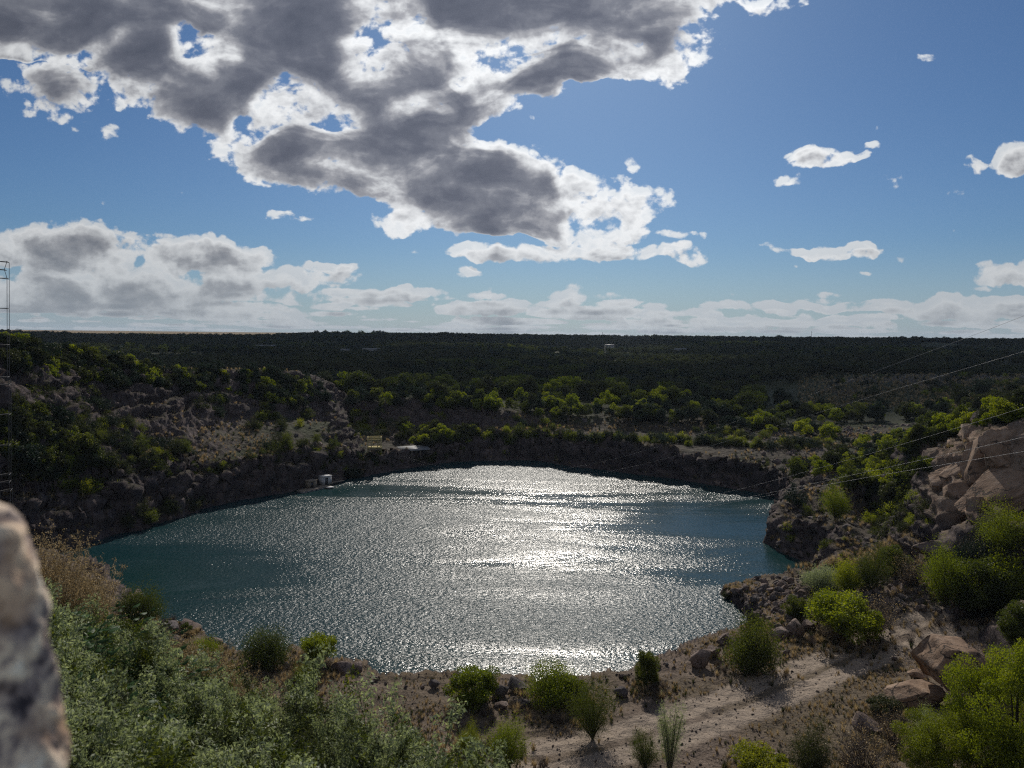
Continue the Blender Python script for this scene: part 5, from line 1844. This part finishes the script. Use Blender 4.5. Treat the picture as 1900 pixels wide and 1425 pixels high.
# ------------------------------------------------------------------ timber frame, shelter, floating cabins
p = hit(695, 838); p = (p[0], p[1], p[2])
rz = -math.atan2(p[0], p[1])
fr_ = link('zip_line_platform', None, None, p, rz)
zb = px2m(838 - 831, 187); W_ = 3.0; D_ = 2.4; HT = 2.3
link('deck', mesh_np('deck', *box(0, 0, zb, W_ + 0.4, D_ + 0.4, 0.16), M_YELLOW), fr_)
link('skirt', mesh_np('skirt', *merge([box(i * 0.53 - 1.33, -D_ / 2, zb - 0.34, 0.5, 0.06, 0.46) for i in range(6)]), M_TIMBER), fr_)
for x in (-W_ / 2, W_ / 2):
    for y in (-D_ / 2, D_ / 2):
        link('post', mesh_np('post', *box(x, y, zb / 2 + HT / 2, 0.24, 0.24, HT + zb), M_YELLOW), fr_)
for x in (-0.72, 0.72):
    link('inner_post', mesh_np('inner_post', *box(x, -D_ / 2, zb + HT / 2, 0.19, 0.19, HT), M_YELLOW), fr_)
for z in (HT, HT * 0.80):
    for y in (-D_ / 2 - 0.01, D_ / 2 + 0.01):
        link('beam', mesh_np('beam', *box(0, y, zb + z, W_ + 0.3, 0.18, 0.22), M_YELLOW), fr_)
for x in (-W_ / 2, W_ / 2):
    link('side_beam', mesh_np('side_beam', *box(x, 0, zb + HT, 0.13, D_, 0.15), M_YELLOW), fr_)
link('railing', mesh_np('railing', *merge([box(0, D_ / 2, zb + 1.0, W_, 0.06, 0.10), box(-1.25, -D_ / 2, zb + 0.95, 0.9, 0.06, 0.08), box(1.25, -D_ / 2, zb + 0.95, 0.9, 0.06, 0.08), box(-1.25, -D_ / 2, zb + 0.5, 0.9, 0.05, 0.07), box(1.25, -D_ / 2, zb + 0.5, 0.9, 0.05, 0.07)]), M_YELLOW), fr_)
tag(fr_, 'open yellow timber frame platform on the bench under the cliff', 'platform')

p = hit(768, 850)
sh = link('open_shelter', None, None, p, -math.atan2(p[0], p[1]) + 0.35)
V, Fq = box(0, 0, 0, 7.4, 3.6, 0.12)
V[:, 2] += 2.3 + V[:, 1] * 0.16
link('roof', mesh_np('roof', V, Fq, M_ROOF), sh)
for i in range(4):
    for y in (-1.5, 1.5):
        link('post', mesh_np('post', *box(-3.3 + i * 2.2, y, 1.1, 0.14, 0.14, 2.3), M_TIMBER), sh)
link('bench', mesh_np('bench', *merge([box(0, 1.0, 0.45, 6, 0.45, 0.07), box(-2.4, 1.0, 0.2, 0.1, 0.4, 0.42), box(2.4, 1.0, 0.2, 0.1, 0.4, 0.42)]), M_TIMBER), sh)
tag(sh, 'open shelter with a pale sloping sheet roof beside the small beach', 'shelter')


def on_water(px, py):
    x, y = hit_z(px, py, 0.0)
    return x, y


x0, y0 = on_water(556, 914); x1, y1 = on_water(606, 903)
ang = math.atan2(y1 - y0, x1 - x0); mx, my = (x0 + x1) / 2, (y0 + y1) / 2; Ld = math.hypot(x1 - x0, y1 - y0)
dk = link('floating_dock', None, None, (mx, my, 0), ang)
link('deck', mesh_np('deck', *merge([box(-Ld / 2 + (i + 0.5) * Ld / 30, 0, 0.30, Ld / 30 - 0.02, 2.3, 0.07) for i in range(30)]), M_TIMBER), dk)
link('float', mesh_np('float', *merge([box(-Ld / 2 + (i + 0.5) * Ld / 6, 0, 0.10, Ld / 6 - 0.25, 2.0, 0.32) for i in range(6)]), M_WHITE), dk)
link('landing', mesh_np('landing', *box(Ld / 2 - 0.7, -1.75, 0.24, 1.5, 1.1, 0.1), M_WHITE), dk)
tag(dk, 'long low floating timber dock under the left bank', 'dock')


def cabin(px, py, w, d, h, wall, frame, label, name):
    x, y = on_water(px, py)
    c = link(name, None, None, (x, y, 0.34), ang)
    link('wall', mesh_np('wall', *merge([box(0, d / 2, h / 2, w, 0.1, h), box(-w / 2, 0, h / 2, 0.1, d, h), box(w / 2, 0, h / 2, 0.1, d, h), box(w * 0.27, -d / 2, h / 2, w * 0.46, 0.1, h), box(-w * 0.44, -d / 2, h / 2, w * 0.12, 0.1, h), box(-w * 0.17, -d / 2, h * 0.92, w * 0.42, 0.1, h * 0.16)]), wall), c)
    link('floor', mesh_np('floor', *box(0, 0, 0.04, w - 0.1, d - 0.1, 0.08), M_TIMBER), c)
    link('roof', mesh_np('roof', *box(0, 0, h + 0.05, w + 0.25, d + 0.25, 0.12), frame), c)
    dr = link('door', mesh_np('door', *box(-w * 0.17, -d / 2 + 0.02, h * 0.42, w * 0.40, 0.05, h * 0.82), M_GLASS), c)
    link('handle', mesh_np('handle', *box(-w * 0.03, -d / 2 - 0.03, h * 0.42, 0.03, 0.04, 0.3), M_CABLE), dr)
    tag(c, label, 'cabin')
    return c


cabin(603, 901, 2.0, 1.7, 1.7, M_WHITE, M_WHITE, 'small white cube cabin at the right end of the floating dock', 'floating_cabin')
cabin(577, 907, 1.8, 1.4, 1.4, M_TIMBER, M_TIMBER, 'small brown cabin with a dark front in the middle of the floating dock', 'floating_cabin')
x, y = on_water(624, 898)
o = link('gangway', mesh_np('gangway', *merge([box(0, 0, 0.5, 3.6, 0.9, 0.08, ang), box(0, 0, 0.9, 3.6, 0.05, 0.05, ang)]), M_TIMBER), None, (x, y, 0))
tag(o, 'narrow timber gangway from the white cabin to the shore', 'gangway')


# ------------------------------------------------------------------ far houses, hut and poles
def house(px, py, r, wpx, hpx, label, roofm, name='house', group=None):
    a, b, _ = hit_r(px, py, r)
    z = ground(a, b)
    zt = hit_r(px, py, r)[2]
    w = wpx * r / F; h = hpx * r / F * 0.62; d = min(w * 0.6, 9)
    e = link(name, None, None, (a, b, zt - h * 0.9), -math.atan2(a, b) + 0.15)
    hb = max(zt - h * 0.9 - z, 0) + 1.0
    link('wall', mesh_np('wall', *box(0, 0, (h - hb) / 2, w, d, h + hb), M_WALL), e)
    rh = h * 0.6
    V = np.array([(-w / 2 - .4, -d / 2 - .5, h), (w / 2 + .4, -d / 2 - .5, h), (w / 2 + .4, d / 2 + .5, h), (-w / 2 - .4, d / 2 + .5, h), (-w / 2 - .4, 0, h + rh), (w / 2 + .4, 0, h + rh)])
    link('roof', mesh_np('roof', V, [np.array([[0, 1, 5, 4], [2, 3, 4, 5], [0, 3, 2, 1]]), np.array([[0, 4, 3], [1, 2, 5]])], roofm), e)
    nw = max(2, int(w / 4))
    for i in range(nw):
        link('window', mesh_np('window', *box(-w / 2 + (i + 0.5) * w / nw, -d / 2 - 0.03, h * 0.55, 1.2, 0.06, h * 0.4), M_GLASS), e)
    tag(e, label, 'house', group)


house(490, 644, 860, 36, 9, 'long low white house in the dark wood at the left', M_ROOF)
house(689, 650, 820, 30, 9, 'white house in the dark wood above the yellow frame', M_ROOF)
house(640, 650, 830, 14, 6, 'small house left of the white house above the yellow frame', M_ROOF)
house(726, 654, 800, 9, 5, 'tiny shed right of the white house above the yellow frame', M_ROOF)
house(1131, 642, 880, 16, 7, 'pale house beside the tall pole in the far wood', M_ROOF)
house(1262, 649, 880, 20, 6, 'low dark roofed house right of the tall pole', M_ROOF)
p = hit(1700, 693)
e = link('viewpoint_hut', None, None, p, -math.atan2(p[0], p[1]))
link('roof', mesh_np('roof', *merge([(box(0, 0, 0, 3.7, 2.6, 0.12)[0] @ np.array([[1, 0, 0], [0, 1, .45], [0, 0, 1]]) + [0, 0, 2.6], box(0, 0, 0, 1, 1, 1)[1])]), M_WHITE), e)
for x in (-1.6, 1.6):
    for y in (-1.0, 1.0):
        link('post', mesh_np('post', *box(x, y, 1.2 + y * 0.2, 0.15, 0.15, 2.6 + y * 0.4), M_TIMBER), e)
link('table', mesh_np('table', *merge([box(0, 0, 0.75, 2.2, 0.9, 0.08), box(-0.8, 0, 0.36, 0.1, 0.7, 0.72), box(0.8, 0, 0.36, 0.1, 0.7, 0.72)]), M_TIMBER), e)
tag(e, 'small white roofed hut on the grassy knoll at the right', 'hut')
p = hit(1711, 690)
tn = link('tent', mesh_np('tent', np.array([(-1.1, -.8, 0), (1.1, -.8, 0), (1.1, .8, 0), (-1.1, .8, 0), (0, -.8, 1.4), (0, .8, 1.4)]), [np.array([[0, 4, 5, 3], [1, 2, 5, 4]]), np.array([[0, 1, 4], [2, 3, 5]])], M_WHITE), None, p, -0.4)
tag(tn, 'small pale tent right beside the white roofed hut', 'tent')
for px, yt, yb, r, lab in [(1118, 616, 643, 900, 'tall thin pole beside the pale far house'), (1506, 614, 630, 1400, 'slim mast on the horizon right of the middle')]:
    a, b, zt = hit_r(px, yt, r)
    zg = ground(a, b)
    e = link('pole', None, None, (a, b, zg))
    link('shaft', mesh_np('shaft', *tube([(0, 0, 0), (0, 0, zt - zg)], [0.35, 0.2], 6), M_DKSTEEL), e)
    link('cross_arm', mesh_np('cross_arm', *box(0, 0, (zt - zg) * 0.9, 2.2, 0.2, 0.2), M_DKSTEEL), e)
    tag(e, lab, 'pole')
a, b, zt = hit_r(1609, 656, 420)
